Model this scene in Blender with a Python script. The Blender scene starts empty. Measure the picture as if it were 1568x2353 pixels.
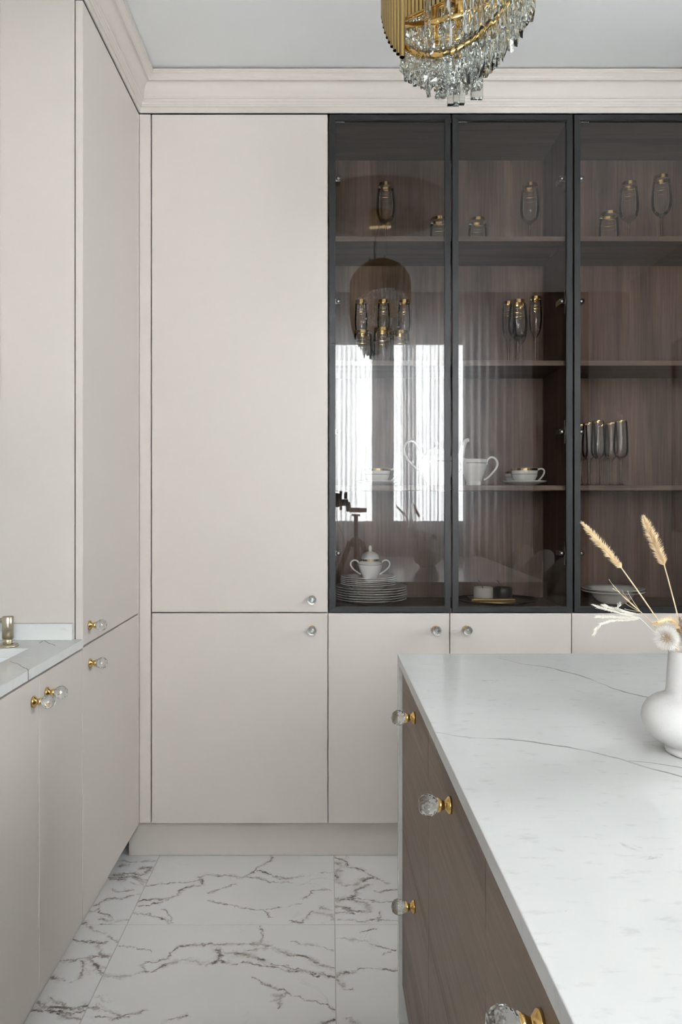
import bpy, bmesh, math, random
from mathutils import Vector, Matrix

random.seed(7)
S = bpy.context.scene
COL = S.collection
PI = math.pi

# ------------------------------------------------------------------ camera
FPX, VPX, VPY, CAMZ = 1740.0, 757.0, 1148.0, 1.232      # focal length and vanishing point in photo pixels
IMG_W, IMG_H = 1568.0, 2353.0
cam_d = bpy.data.cameras.new('camera_view')
cam_d.sensor_fit = 'VERTICAL'
cam_d.sensor_height = 36.0
cam_d.sensor_width = 24.0
cam_d.lens = FPX / IMG_H * 36.0
cam_d.shift_x = (IMG_W / 2 - VPX) / IMG_H
cam_d.shift_y = -(IMG_H / 2 - VPY) / IMG_H
cam_d.clip_start = 0.005
cam = bpy.data.objects.new('camera_view', cam_d)
cam.location = (0, 0, CAMZ)
cam.rotation_euler = (PI / 2, 0, 0)
COL.objects.link(cam)
S.camera = cam

# ------------------------------------------------------------------ world and daylight
W = bpy.data.worlds.new('overcast_sky')
S.world = W
W.use_nodes = True
bgn = W.node_tree.nodes.get('Background')
bgn.inputs[0].default_value = (0.953, 0.975, 0.985, 1)
bgn.inputs[1].default_value = 38.0

def portal(name, x0, x1, z0, z1, y):
    l = bpy.data.lights.new(name, 'AREA')
    l.shape = 'RECTANGLE'
    l.size = x1 - x0
    l.size_y = z1 - z0
    l.cycles.is_portal = True
    o = bpy.data.objects.new(name, l)
    o.location = ((x0 + x1) / 2, y, (z0 + z1) / 2)
    o.rotation_euler = (PI / 2, 0, PI)       # faces +Y, into the room
    COL.objects.link(o)

YW = -0.85                                    # window wall
WIN1 = (-0.36, 1.22, 0.92, 2.62)
ADDED_WIN2 = (2.60, 3.30, 0.60, 2.40)  # alcove window out of view, added to bring in more light
portal('window_daylight', *WIN1, YW - 0.12)
portal('window_daylight', *ADDED_WIN2, YW - 0.12)  # portal of the added alcove window
ADDED_WIN3 = (1.30, 1.95, 1.05, 2.20)               # unseen side window added in the right wall for light: (y0, y1, z0, z1)
l3 = bpy.data.lights.new('added_side_daylight', 'AREA')  # portal of the added side window
l3.shape = 'RECTANGLE'
l3.size, l3.size_y = ADDED_WIN3[3] - ADDED_WIN3[2], ADDED_WIN3[1] - ADDED_WIN3[0]
l3.cycles.is_portal = True
o3 = bpy.data.objects.new('added_side_daylight', l3)
o3.location = (1.986 + 0.13, (ADDED_WIN3[0] + ADDED_WIN3[1]) / 2, (ADDED_WIN3[2] + ADDED_WIN3[3]) / 2)
o3.rotation_euler = (0, PI / 2, 0)             # faces -X, into the kitchen
COL.objects.link(o3)

S.view_settings.view_transform = 'Standard'
S.view_settings.look = 'None'
S.view_settings.exposure = 0.40
S.view_settings.gamma = 1.0
S.view_settings.use_curve_mapping = False
cy = S.cycles
cy.use_denoising = True
cy.max_bounces = 14
cy.diffuse_bounces = 5
cy.use_adaptive_sampling = True
cy.adaptive_threshold = 0.03
cy.glossy_bounces = 6
cy.transmission_bounces = 12
cy.transparent_max_bounces = 24
cy.sample_clamp_indirect = 6.0
cy.caustics_reflective = False
cy.caustics_refractive = False

# ------------------------------------------------------------------ pixel helpers (directions only)
def at_z(px, py, z):
    d = FPX * (CAMZ - z) / (py - VPY)
    return ((px - VPX) * d / FPX, d)

def at_y(px, py, y):
    return Vector(((px - VPX) * y / FPX, y, CAMZ - (py - VPY) * y / FPX))

# ------------------------------------------------------------------ node helpers
class NT:
    def __init__(self, name):
        self.m = bpy.data.materials.new(name)
        self.m.use_nodes = True
        self.t = self.m.node_tree
        self.t.nodes.clear()
        self.out = self.t.nodes.new('ShaderNodeOutputMaterial')

    def n(self, typ, ins=None, **props):
        nd = self.t.nodes.new(typ)
        for k, v in props.items():
            setattr(nd, k, v)
        for k, v in (ins or {}).items():
            s = nd.inputs[k]
            if hasattr(v, 'is_linked') or isinstance(v, bpy.types.NodeSocket):
                self.t.links.new(v, s)
            else:
                s.default_value = v
        return nd

    def math(self, op, a, b=0.0, c=0.0, clamp=False):
        nd = self.n('ShaderNodeMath', {0: a, 1: b, 2: c}, operation=op)
        nd.use_clamp = clamp
        return nd.outputs[0]

    def vm(self, op, a, b=(0, 0, 0), c=None):
        ins = {0: a, 1: b}
        if c is not None:
            ins[2] = c
        nd = self.n('ShaderNodeVectorMath', ins, operation=op)
        return nd.outputs['Value'] if op in ('DOT_PRODUCT', 'LENGTH', 'DISTANCE') else nd.outputs[0]

    def noise(self, vec, scale, detail=4.0, rough=0.55, dist=0.0):
        return self.n('ShaderNodeTexNoise', {'Vector': vec, 'Scale': scale, 'Detail': detail,
                                            'Roughness': rough, 'Distortion': dist})

    def mix(self, fac, a, b):
        nd = self.n('ShaderNodeMix', data_type='RGBA')
        for i, v in ((0, fac), (6, a), (7, b)):
            if isinstance(v, bpy.types.NodeSocket):
                self.t.links.new(v, nd.inputs[i])
            else:
                nd.inputs[i].default_value = v
        return nd.outputs[2]

    def ramp(self, fac, stops):
        nd = self.n('ShaderNodeValToRGB', {0: fac})
        cr = nd.color_ramp
        while len(cr.elements) < len(stops):
            cr.elements.new(0.5)
        for e, (p, c) in zip(cr.elements, stops):
            e.position = p
            e.color = c
        return nd.outputs[0]

    def step(self, v, lo, hi):
        nd = self.n('ShaderNodeMapRange', {0: v, 1: lo, 2: hi, 3: 0.0, 4: 1.0}, interpolation_type='SMOOTHSTEP')
        return nd.outputs[0]

    def bsdf(self, **ins):
        nd = self.n('ShaderNodeBsdfPrincipled')
        for k, v in ins.items():
            s = nd.inputs[k.replace('_', ' ')]
            if isinstance(v, bpy.types.NodeSocket):
                self.t.links.new(v, s)
            else:
                s.default_value = v
        return nd

    def end(self, shader):
        self.t.links.new(shader.outputs[0] if hasattr(shader, 'outputs') else shader, self.out.inputs[0])
        return self.m

def c4(r, g, b):
    return (r, g, b, 1.0)

def plain(name, col, rough=0.5, metal=0.0, spec=0.5, var=0.0, bump=0.0, bscale=60.0):
    t = NT(name)
    tc = t.n('ShaderNodeTexCoord').outputs['Object']
    b = t.bsdf(Roughness=rough, Metallic=metal)
    b.inputs['Specular IOR Level'].default_value = spec
    if var > 0:
        nz = t.noise(tc, 3.0, 3.0).outputs[0]
        lo = c4(*[x * (1 - var) for x in col])
        hi = c4(*[min(1, x * (1 + var)) for x in col])
        t.t.links.new(t.mix(nz, lo, hi), b.inputs['Base Color'])
    else:
        b.inputs['Base Color'].default_value = c4(*col)
    if bump > 0:
        h = t.noise(tc, bscale, 3.0).outputs[0]
        bn = t.n('ShaderNodeBump', {'Strength': bump, 'Distance': 0.002, 'Height': h})
        t.t.links.new(bn.outputs[0], b.inputs['Normal'])
    return t.end(b)

def thin_glass(name, tint, ior=1.5, rough=0.0, gain=1.0):
    t = NT(name)
    fr = t.n('ShaderNodeFresnel', {'IOR': ior}).outputs[0]
    if gain != 1.0:
        fr = t.math('MULTIPLY', fr, gain, clamp=True)
    tr = t.n('ShaderNodeBsdfTransparent', {0: c4(*tint)})
    gl = t.n('ShaderNodeBsdfGlossy', {'Color': c4(1, 1, 1), 'Roughness': rough})
    mx = t.n('ShaderNodeMixShader', {0: fr, 1: tr.outputs[0], 2: gl.outputs[0]})
    return t.end(mx)

def crystal_glass(name, col=(1, 1, 1), ior=1.52):
    t = NT(name)
    g = t.n('ShaderNodeBsdfGlass', {'Color': c4(*col), 'Roughness': 0.0, 'IOR': ior})
    return t.end(g)

def wood(name, axis, dark, mid, light, rough=0.45):
    t = NT(name)
    tc = t.n('ShaderNodeTexCoord').outputs['Object']
    rnd = t.n('ShaderNodeObjectInfo').outputs['Random']
    off = t.n('ShaderNodeCombineXYZ', {0: t.math('MULTIPLY', rnd, 7.3), 1: t.math('MULTIPLY', rnd, 3.1),
                                       2: t.math('MULTIPLY', rnd, 5.7)}).outputs[0]
    sc = [9.0, 9.0, 9.0]
    sc[axis] = 0.7
    p = t.vm('ADD', t.vm('MULTIPLY', tc, tuple(sc)), off)
    n1 = t.noise(p, 1.0, 5.0, 0.6, 0.6).outputs[0]
    sf = [150.0, 150.0, 150.0]
    sf[axis] = 5.0
    n2 = t.noise(t.vm('ADD', t.vm('MULTIPLY', tc, tuple(sf)), off), 1.0, 3.0, 0.6).outputs[0]
    wv = t.math('FRACT', t.math('MULTIPLY', n1, 6.0))
    wv = t.math('ABSOLUTE', t.math('SUBTRACT', wv, 0.5))
    f = t.math('ADD', t.math('MULTIPLY', n1, 0.75), t.math('MULTIPLY', wv, 0.16))
    f = t.math('ADD', f, t.math('MULTIPLY', t.math('SUBTRACT', n2, 0.5), 0.38))
    col = t.ramp(f, [(0.22, c4(*dark)), (0.45, c4(*mid)), (0.72, c4(*light))])
    b = t.bsdf(Base_Color=col, Roughness=rough)
    b.inputs['Specular IOR Level'].default_value = 0.35
    bn = t.n('ShaderNodeBump', {'Strength': 0.12, 'Distance': 0.001, 'Height': n2})
    t.t.links.new(bn.outputs[0], b.inputs['Normal'])
    return t.end(b)

def vein_field(t, p, lines):
    """smallest distance / width from p (x, y) to any of the vein polylines"""
    q, cnt = None, 0
    for pts, w in lines:
        for (ax, ay), (bx, by) in zip(pts[:-1], pts[1:]):
            dx, dy = bx - ax, by - ay
            L2 = dx * dx + dy * dy
            if L2 < 1e-9:
                continue
            pa = t.vm('SUBTRACT', p, (ax, ay, 0))
            h = t.math('MULTIPLY', t.vm('DOT_PRODUCT', pa, (dx / L2, dy / L2, 0)), 1.0, clamp=True)
            sc = t.n('ShaderNodeVectorMath', {0: (dx, dy, 0), 'Scale': h}, operation='SCALE')
            d = t.math('MULTIPLY', t.vm('DISTANCE', pa, sc.outputs[0]), 1.0 / w)
            q = d if q is None else t.math('MINIMUM', q, d)
            cnt += 1
            if cnt % 8 == 0:                     # keeps the shader evaluating in order (short register life)
                p = t.vm('ADD', p, t.n('ShaderNodeVectorMath', {0: (1e-7, 1e-7, 0), 'Scale': q}, operation='SCALE').outputs[0])
    return q

def flat_pos(t):
    p = t.n('ShaderNodeNewGeometry').outputs['Position']
    return t.vm('MULTIPLY', p, (1, 1, 0))

def tile_marble(name, dark_lines, brown_lines, seed):
    t = NT(name)
    p = flat_pos(t)
    ps = t.vm('ADD', p, (seed * 3.7, seed * 1.9, 0))
    nzb = t.noise(ps, 9.0, 3.0, 0.6).outputs['Color']
    nzs = t.noise(ps, 42.0, 4.0, 0.7).outputs['Color']
    w1 = t.vm('MULTIPLY', t.vm('SUBTRACT', nzb, (0.5, 0.5, 0.5)), (0.05, 0.05, 0))
    w2 = t.vm('MULTIPLY', t.vm('SUBTRACT', nzs, (0.5, 0.5, 0.5)), (0.035, 0.035, 0))
    pw = t.vm('ADD', t.vm('ADD', p, w1), w2)
    base = t.ramp(t.noise(ps, 3.0, 3.0).outputs[0], [(0.3, c4(0.82, 0.82, 0.81)), (0.7, c4(0.88, 0.875, 0.865))])
    brk = t.noise(ps, 26.0, 4.0, 0.65).outputs[0]
    brk2 = t.noise(t.vm('ADD', ps, (5.0, 2.0, 0)), 16.0, 3.0, 0.6).outputs[0]
    fine = t.noise(t.vm('MULTIPLY', ps, (1.0, 1.6, 1.0)), 75.0, 4.0, 0.75).outputs[0]
    # stray veins everywhere: ridged noise, thinned out by a second noise
    rg = t.math('ABSOLUTE', t.math('SUBTRACT', t.noise(ps, 5.0, 6.0, 0.62, 1.2).outputs[0], 0.5))
    stray = t.math('SUBTRACT', 1.0, t.step(rg, 0.002, 0.016))
    stray = t.math('MULTIPLY', stray, t.step(t.noise(ps, 3.5, 2.0).outputs[0], 0.54, 0.68))
    stray = t.math('MULTIPLY', stray, 0.45)
    col = t.mix(stray, base, c4(0.20, 0.175, 0.155))
    for lines, tint in ((brown_lines, c4(0.16, 0.092, 0.052)), (dark_lines, c4(0.062, 0.05, 0.043))):
        if not lines:
            continue
        q = vein_field(t, pw, lines)
        # halo: pale smoky edge; core: broken, feathery strokes
        halo = t.math('MULTIPLY', t.math('SUBTRACT', 1.0, t.step(q, 0.2, 2.1)), t.step(brk, 0.42, 0.60))
        col = t.mix(t.math('MULTIPLY', halo, 0.40), col, c4(0.34, 0.30, 0.27))
        qq = t.math('ADD', q, t.math('MULTIPLY', t.math('SUBTRACT', fine, 0.5), 3.4))
        core = t.math('SUBTRACT', 1.0, t.step(qq, 0.0, 0.75))
        core = t.math('MULTIPLY', core, t.math('ADD', 0.22, t.math('MULTIPLY', t.step(brk2, 0.36, 0.60), 0.68)))
        col = t.mix(core, col, t.mix(t.step(brk2, 0.48, 0.64), c4(0.17, 0.105, 0.065), tint))
    b = t.bsdf(Base_Color=col, Roughness=0.045)
    b.inputs['Specular IOR Level'].default_value = 0.5
    return t.end(b)

def quartz(name, lines=None, stretch=(1, 1, 1), rough=0.07):
    t = NT(name)
    p = t.n('ShaderNodeNewGeometry').outputs['Position']
    ps = t.vm('MULTIPLY', p, stretch)
    base = t.ramp(t.noise(ps, 5.0, 4.0).outputs[0], [(0.32, c4(0.735, 0.745, 0.73)), (0.68, c4(0.80, 0.805, 0.79))])
    fl = t.noise(t.vm('MULTIPLY', ps, (1.0, 2.6, 1.6)), 26.0, 4.0, 0.6).outputs[0]
    col = t.mix(t.math('MULTIPLY', t.step(fl, 0.56, 0.74), 0.30), base, c4(0.42, 0.43, 0.41))
    sm = t.noise(t.vm('MULTIPLY', ps, (1.0, 2.2, 1.4)), 13.0, 5.0, 0.7, 0.8).outputs[0]
    col = t.mix(t.math('MULTIPLY', t.step(sm, 0.64, 0.76), 0.45), col, c4(0.27, 0.27, 0.245))
    if lines:
        pf = t.vm('MULTIPLY', p, (1, 1, 0))
        wz = t.noise(p, 14.0, 4.0, 0.6).outputs['Color']
        pw = t.vm('ADD', pf, t.vm('MULTIPLY', t.vm('SUBTRACT', wz, (0.5, 0.5, 0.5)), (0.02, 0.02, 0)))
        q = vein_field(t, pw, lines)
        bk = t.noise(p, 9.0, 3.0).outputs[0]
        m = t.math('MULTIPLY', t.math('SUBTRACT', 1.0, t.step(q, 0.25, 1.0)), t.math('ADD', 0.25, t.step(bk, 0.35, 0.65)), clamp=True)
        col = t.mix(t.math('MULTIPLY', m, 0.75), col, c4(0.20, 0.185, 0.16))
    b = t.bsdf(Base_Color=col, Roughness=rough)
    return t.end(b)

def sheer(name):
    t = NT(name)
    tr = t.n('ShaderNodeBsdfTransparent', {0: c4(1, 1, 1)})
    tl = t.n('ShaderNodeBsdfTranslucent', {0: c4(0.93, 0.93, 0.95)})
    df = t.n('ShaderNodeBsdfDiffuse', {0: c4(0.75, 0.75, 0.75)})
    a = t.n('ShaderNodeMixShader', {0: 0.16, 1: tl.outputs[0], 2: df.outputs[0]})
    lw = t.n('ShaderNodeLayerWeight', {0: 0.35}).outputs['Facing']
    f = t.math('ADD', 0.64, t.math('MULTIPLY', lw, 0.52), clamp=True)
    m = t.n('ShaderNodeMixShader', {0: f, 1: tr.outputs[0], 2: a.outputs[0]})
    return t.end(m)

# ------------------------------------------------------------------ materials
M = {}
M['paint'] = plain('beige_satin_lacquer', (0.60, 0.552, 0.510), 0.6, spec=0.16, var=0.015)
M['carcass'] = plain('beige_carcass_board', (0.62, 0.585, 0.545), 0.5, spec=0.35)
M['dark_gap'] = plain('dark_carcass_edge', (0.10, 0.085, 0.07), 0.7)
M['ceiling'] = plain('white_ceiling_paint', (0.86, 0.865, 0.86), 0.8, spec=0.2)
M['wall'] = plain('light_grey_wall_paint', (0.82, 0.80, 0.775), 0.7, spec=0.25, var=0.02)
M['taupe'] = plain('taupe_wall_paint', (0.46, 0.42, 0.385), 0.7, spec=0.2, var=0.02)
M['black_metal'] = plain('black_anodised_aluminium', (0.012, 0.0125, 0.013), 0.42, 0.0, 0.32)
M['smoked'] = thin_glass('smoked_glass', (0.935, 0.925, 0.915), 1.47)
M['window_glass'] = thin_glass('window_glass', (0.97, 0.98, 0.98), 1.3)
M['wine'] = thin_glass('clear_drinking_glass', (0.97, 0.97, 0.965), 1.36, gain=1.0)
M['crystal'] = crystal_glass('cut_crystal', (0.98, 0.99, 0.98))
M['brass'] = plain('polished_brass', (0.70, 0.47, 0.17), 0.14, 1.0)
M['brass_tube'] = plain('brass_tube_finish', (0.38, 0.27, 0.11), 0.20, 1.0)
M['brushed'] = plain('brushed_champagne_metal', (0.60, 0.54, 0.41), 0.32, 1.0)
M['gold_band'] = plain('gilded_band', (0.75, 0.52, 0.22), 0.2, 1.0)
M['foil'] = plain('silvered_foil', (0.90, 0.90, 0.89), 0.08, 1.0)
M['steel'] = plain('nickel_hinge_metal', (0.62, 0.61, 0.59), 0.25, 1.0)
M['porcelain'] = plain('ivory_porcelain', (0.80, 0.785, 0.75), 0.12)
M['dark_band'] = plain('dark_platinum_line', (0.10, 0.085, 0.075), 0.3)
M['white_sink'] = plain('white_sink_composite', (0.83, 0.84, 0.85), 0.3)
M['vase'] = None
M['pvc'] = plain('white_window_frame', (0.62, 0.64, 0.66), 0.35)
M['sheer'] = sheer('sheer_voile')
M['drape'] = plain('dark_brown_drape', (0.055, 0.043, 0.037), 0.85, spec=0.1, bump=0.2, bscale=300)
M['boucle'] = plain('cream_boucle', (0.50, 0.46, 0.42), 0.95, spec=0.1, bump=1.0, bscale=130)
M['black'] = plain('matt_black_rubber', (0.02, 0.02, 0.021), 0.5)
M['camera_black'] = plain('camera_black', (0.016, 0.016, 0.017), 0.4)
M['lens'] = plain('lens_glass', (0.01, 0.01, 0.015), 0.05)
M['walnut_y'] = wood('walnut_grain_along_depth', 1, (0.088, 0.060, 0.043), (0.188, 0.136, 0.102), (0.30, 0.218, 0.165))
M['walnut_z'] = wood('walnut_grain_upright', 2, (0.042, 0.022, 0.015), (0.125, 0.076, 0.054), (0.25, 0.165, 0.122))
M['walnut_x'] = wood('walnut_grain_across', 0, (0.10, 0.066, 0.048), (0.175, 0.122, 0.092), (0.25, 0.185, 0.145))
M['plaster'] = plain('white_plaster', (0.74, 0.74, 0.73), 0.7)
M['grout'] = plain('pale_grout', (0.50, 0.48, 0.45), 0.8)
M['toe_dark'] = plain('shadowy_void_board', (0.05, 0.05, 0.05), 0.8)
M['stone_white'] = plain('pale_stone', (0.55, 0.52, 0.46), 0.6, var=0.06)
M['stone_black'] = plain('black_stone', (0.025, 0.026, 0.025), 0.45, var=0.2)
M['tray'] = plain('dark_glass_tray', (0.018, 0.014, 0.012), 0.06)
M['art'] = plain('muted_brown_print', (0.16, 0.13, 0.115), 0.4, var=0.25)
M['straw'] = plain('pale_straw', (0.62, 0.50, 0.33), 0.7, spec=0.2)
M['straw_fluff'] = plain('golden_bristle', (0.78, 0.62, 0.40), 0.8, spec=0.1)
M['cream_fluff'] = plain('cream_plume', (0.80, 0.76, 0.68), 0.85, spec=0.1)
M['white_fluff'] = plain('white_seed_down', (0.85, 0.82, 0.77), 0.85, spec=0.1)
M['tan_fluff'] = plain('tan_seed_core', (0.62, 0.45, 0.28), 0.85, spec=0.1)
M['sprig'] = plain('mauve_brown_sprig', (0.20, 0.14, 0.12), 0.8)
M['cord'] = plain('grey_fabric_cord', (0.08, 0.075, 0.07), 0.7)
M['lamp'] = plain('frosted_bulb', (0.85, 0.83, 0.78), 0.3)
M['facade'] = plain('pale_outdoor_render', (0.80, 0.80, 0.80), 0.9)

def speckled(name):
    t = NT(name)
    tc = t.n('ShaderNodeTexCoord').outputs['Object']
    vo = t.n('ShaderNodeTexVoronoi', {'Vector': tc, 'Scale': 420.0}).outputs['Distance']
    nz = t.noise(tc, 150.0, 2.0).outputs[0]
    f = t.math('MULTIPLY', t.math('SUBTRACT', 1.0, t.step(vo, 0.10, 0.26)), t.step(nz, 0.52, 0.60))
    col = t.mix(t.math('MULTIPLY', f, 0.6), c4(0.70, 0.685, 0.665), c4(0.36, 0.30, 0.25))
    b = t.bsdf(Base_Color=col, Roughness=0.55)
    bn = t.n('ShaderNodeBump', {'Strength': 0.25, 'Distance': 0.0008, 'Height': t.noise(tc, 260.0, 3.0).outputs[0]})
    t.t.links.new(bn.outputs[0], b.inputs['Normal'])
    return t.end(b)
M['vase'] = speckled('speckled_white_ceramic')

# veins read from the floor: (u, v) in two enlarged views, turned into floor metres
def c5(*uv):
    return [at_z(60 + u * 440 / 1568, 1840 + v * 440 / 1568, 0.0) for u, v in uv]
def c6(*uv):
    return [at_z(480 + u * 460 / 1568, 1840 + v * 460 / 1568, 0.0) for u, v in uv]
def c8(*uv):
    return [at_z(950 + u * 618 / 1568, 1490 + v * 618 / 1568, 0.866) for u, v in uv]

B_far_dark = [
    (c5((920, 820), (1040, 818), (1110, 815), (1180, 800), (1240, 770), (1270, 725), (1330, 705), (1440, 690), (1450, 650), (1420, 630), (1460, 605), (1568, 600)), .0075),
    (c5((985, 695), (1080, 685), (1200, 675), (1390, 668), (1430, 650)), .006),
    (c5((900, 860), (1010, 860), (1100, 845), (1180, 800)), .005),
    (c6((0, 575), (70, 580), (160, 585), (270, 598), (330, 570), (410, 512), (500, 450), (495, 435)), .0065),
    (c6((380, 555), (450, 575), (520, 600), (640, 605), (740, 590)), .0065),
    (c6((270, 598), (360, 605), (470, 625), (550, 635), (660, 635)), .005),
    (c6((0, 720), (90, 690), (180, 650), (215, 660)), .005),
    (c6((640, 950), (720, 950), (780, 900), (800, 870), (870, 870), (975, 880)), .008),
    (c6((720, 770), (790, 740), (800, 700), (870, 690), (970, 705)), .005),
    (c6((900, 830), (970, 840)), .011), (c6((950, 880), (975, 930)), .010),
    (c6((450, 860), (550, 835)), .0035), (c6((610, 830), (710, 805)), .0035)]
B_far_brown = [
    (c5((900, 915), (1010, 925), (1080, 955), (1150, 965), (1195, 995)), .0055),
    (c5((1130, 880), (1165, 940), (1220, 990)), .004),
    (c6((10, 775), (110, 805), (250, 840), (430, 865), (500, 915)), .004),
    (c6((860, 565), (970, 570)), .004)]
C_far_dark = [
    (c6((975, 430), (1060, 470), (1075, 520), (1190, 540), (1260, 570), (1330, 600), (1390, 630)), .008),
    (c6((975, 480), (1050, 520), (985, 560), (985, 620), (1040, 670), (1100, 665), (1180, 630), (1230, 610), (1280, 600)), .013),
    (c6((1000, 780), (1080, 770), (1130, 740), (1170, 690), (1250, 650)), .012),
    (c6((985, 820), (1060, 840), (1120, 860), (1200, 870), (1260, 860), (1250, 820), (1170, 790), (1110, 760)), .010),
    (c6((985, 880), (1060, 870), (1130, 880)), .008),
    (c6((1160, 760), (1250, 790), (1300, 790)), .006),
    (c6((1290, 700), (1340, 715), (1400, 690), (1480, 690)), .006),
    (c6((1280, 940), (1380, 945), (1485, 950)), .005)]
C_far_brown = [
    (c6((1020, 930), (1100, 940), (1170, 950), (1270, 940), (1330, 920), (1340, 880)), .007),
    (c6((1280, 800), (1400, 790), (1440, 785)), .004)]
B_near_dark = [
    (c5((640, 1430), (760, 1440), (870, 1430), (960, 1400), (1040, 1390), (1140, 1340), (1270, 1320), (1400, 1320), (1500, 1340), (1568, 1320)), .009),
    (c5((950, 1380), (940, 1340), (990, 1305)), .007),
    (c5((1250, 1200), (1350, 1180), (1568, 1180)), .007),
    (c6((0, 1125), (130, 1130), (270, 1120)), .007),
    (c6((0, 1290), (60, 1250), (140, 1260), (220, 1280), (310, 1270), (400, 1280), (520, 1290), (620, 1320), (730, 1345), (860, 1375), (1000, 1390)), .0065),
    (c6((60, 1170), (90, 1200), (70, 1240)), .010),
    (c6((130, 1195), (250, 1200), (350, 1215), (430, 1245)), .013),
    (c6((850, 1275), (940, 1315), (1000, 1325)), .009),
    (c6((660, 1105), (780, 1120), (900, 1145), (990, 1170)), .005),
    (c6((500, 1265), (600, 1280), (700, 1320), (760, 1350)), .004),
    (c6((340, 1375), (450, 1430), (540, 1480), (620, 1525)), .005),
    (c6((500, 1525), (560, 1545), (540, 1600), (545, 1640)), .006),
    (c6((600, 1525), (560, 1560), (480, 1580)), .005),
    (c6((870, 1749), (950, 1725), (1005, 1715)), .008),
    (c5((500, 1700), (620, 1720), (740, 1740), (830, 1770)), .006),
    (c5((560, 1775), (700, 1790), (860, 1745), (990, 1720)), .005),
    (c5((1130, 1800), (1190, 1790), (1290, 1770)), .007),
    (c5((750, 1180), (880, 1200), (1010, 1220), (1030, 1240)), .004)]
B_near_brown = [
    (c5((990, 1305), (1150, 1300), (1180, 1250), (1250, 1200)), .005),
    (c6((270, 1120), (400, 1105), (520, 1140), (620, 1190), (720, 1215), (850, 1275)), .009),
    (c6((400, 980), (410, 1040), (400, 1105)), .005),
    (c6((300, 1170), (400, 1140), (510, 1155)), .006),
    (c6((620, 1525), (760, 1565), (900, 1600), (1000, 1650)), .0045)]
C_near_dark = [
    (c6((1000, 1375), (1080, 1345), (1150, 1325), (1170, 1310), (1280, 1315), (1400, 1320), (1485, 1325)), .006),
    (c6((1010, 1375), (1010, 1430), (1045, 1440)), .009),
    (c6((1370, 1200), (1420, 1175)), .005), (c6((1060, 1470), (1140, 1480)), .004),
    (c6((1200, 1030), (1300, 1010)), .004), (c6((1090, 1690), (1150, 1740)), .009)]
C_near_brown = [(c6((1000, 1075), (1100, 1085), (1200, 1105), (1320, 1140), (1485, 1165)), .0045)]
A_far_dark = [
    (c5((785, 490), (870, 505), (960, 500), (1065, 495)), .008), (c5((775, 530), (820, 535)), .012),
    (c5((720, 600), (780, 605), (860, 600), (930, 610), (1020, 570), (1030, 555), (940, 560)), .012),
    (c5((690, 625), (780, 630), (870, 625), (990, 660)), .012), (c5((700, 640), (800, 650)), .009),
    (c5((700, 720), (720, 740), (780, 740), (870, 730)), .006),
    (c5((610, 960), (700, 970), (740, 985), (845, 972)), .009),
    (c5((610, 905), (690, 930), (715, 960)), .005), (c5((620, 1005), (650, 1015), (740, 1018)), .006)]
A_far_brown = [
    (c5((560, 860), (620, 820), (720, 795), (780, 800), (930, 772)), .007),
    (c5((530, 900), (590, 890), (600, 860)), .006), (c5((490, 1000), (460, 1010)), .010)]
A_near_dark = [
    (c5((390, 1125), (440, 1145), (500, 1160), (610, 1165), (665, 1150)), .008),
    (c5((610, 1165), (615, 1220), (630, 1262), (705, 1268)), .008),
    (c5((280, 1300), (370, 1308), (480, 1295), (560, 1280), (705, 1268)), .008),
    (c5((420, 1310), (450, 1350), (455, 1420), (430, 1460), (370, 1485)), .006),
    (c5((490, 1300), (540, 1345), (580, 1385), (640, 1415)), .007),
    (c5((205, 1440), (260, 1450), (290, 1475)), .010),
    (c5((80, 1660), (170, 1680), (280, 1690), (400, 1700), (515, 1680)), .012),
    (c5((70, 1700), (160, 1710), (260, 1740), (380, 1780), (465, 1795)), .009),
    (c5((260, 1720), (360, 1740), (480, 1725)), .010)]
A_near_brown = [
    (c5((485, 1025), (540, 1055), (590, 1075), (645, 1088)), .006), (c5((690, 1105), (765, 1140)), .006),
    (c5((190, 1620), (260, 1645), (330, 1680)), .007)]
M['t_Bf'] = tile_marble('veined_marble_loose', B_far_dark, B_far_brown, 1)
M['t_Cf'] = tile_marble('veined_marble_netted', C_far_dark, C_far_brown, 2)
M['t_Bn'] = tile_marble('veined_marble_river', B_near_dark, B_near_brown, 3)
M['t_Cn'] = tile_marble('veined_marble_sparse', C_near_dark, C_near_brown, 4)
M['t_Af'] = tile_marble('veined_marble_smoky', A_far_dark, A_far_brown, 5)
M['t_An'] = tile_marble('veined_marble_branched', A_near_dark, A_near_brown, 6)
M['t_x'] = tile_marble('veined_marble_plain', [], [], 7)
M['quartz'] = quartz('white_quartz')
M['quartz_top'] = quartz('white_quartz_veined', [
    (c8((110, 487), (330, 520), (540, 530), (700, 545), (860, 568), (1020, 598), (1150, 632), (1290, 670), (1440, 715), (1568, 750)), .0032),
    (c8((500, 60), (640, 90), (770, 108), (880, 132), (970, 155), (1080, 200), (1160, 235), (1290, 268), (1410, 290), (1568, 330)), .0036),
    (c8((1260, 655), (1400, 668), (1568, 695)), .002)])
def c1(*uv):
    return [at_z(u * 200 / 1568, 1400 + v * 200 / 1568, 0.866) for u, v in uv]
M['quartz_left'] = quartz('white_quartz_sink_run', [
    (c1((200, 930), (260, 960), (330, 990), (420, 1040), (500, 1085), (530, 1130)), .0024),
    (c1((780, 570), (700, 610)), .0025), (c1((800, 560), (880, 610), (960, 640), (985, 655)), .0025)])

# ------------------------------------------------------------------ geometry helpers
FR = {}

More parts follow.
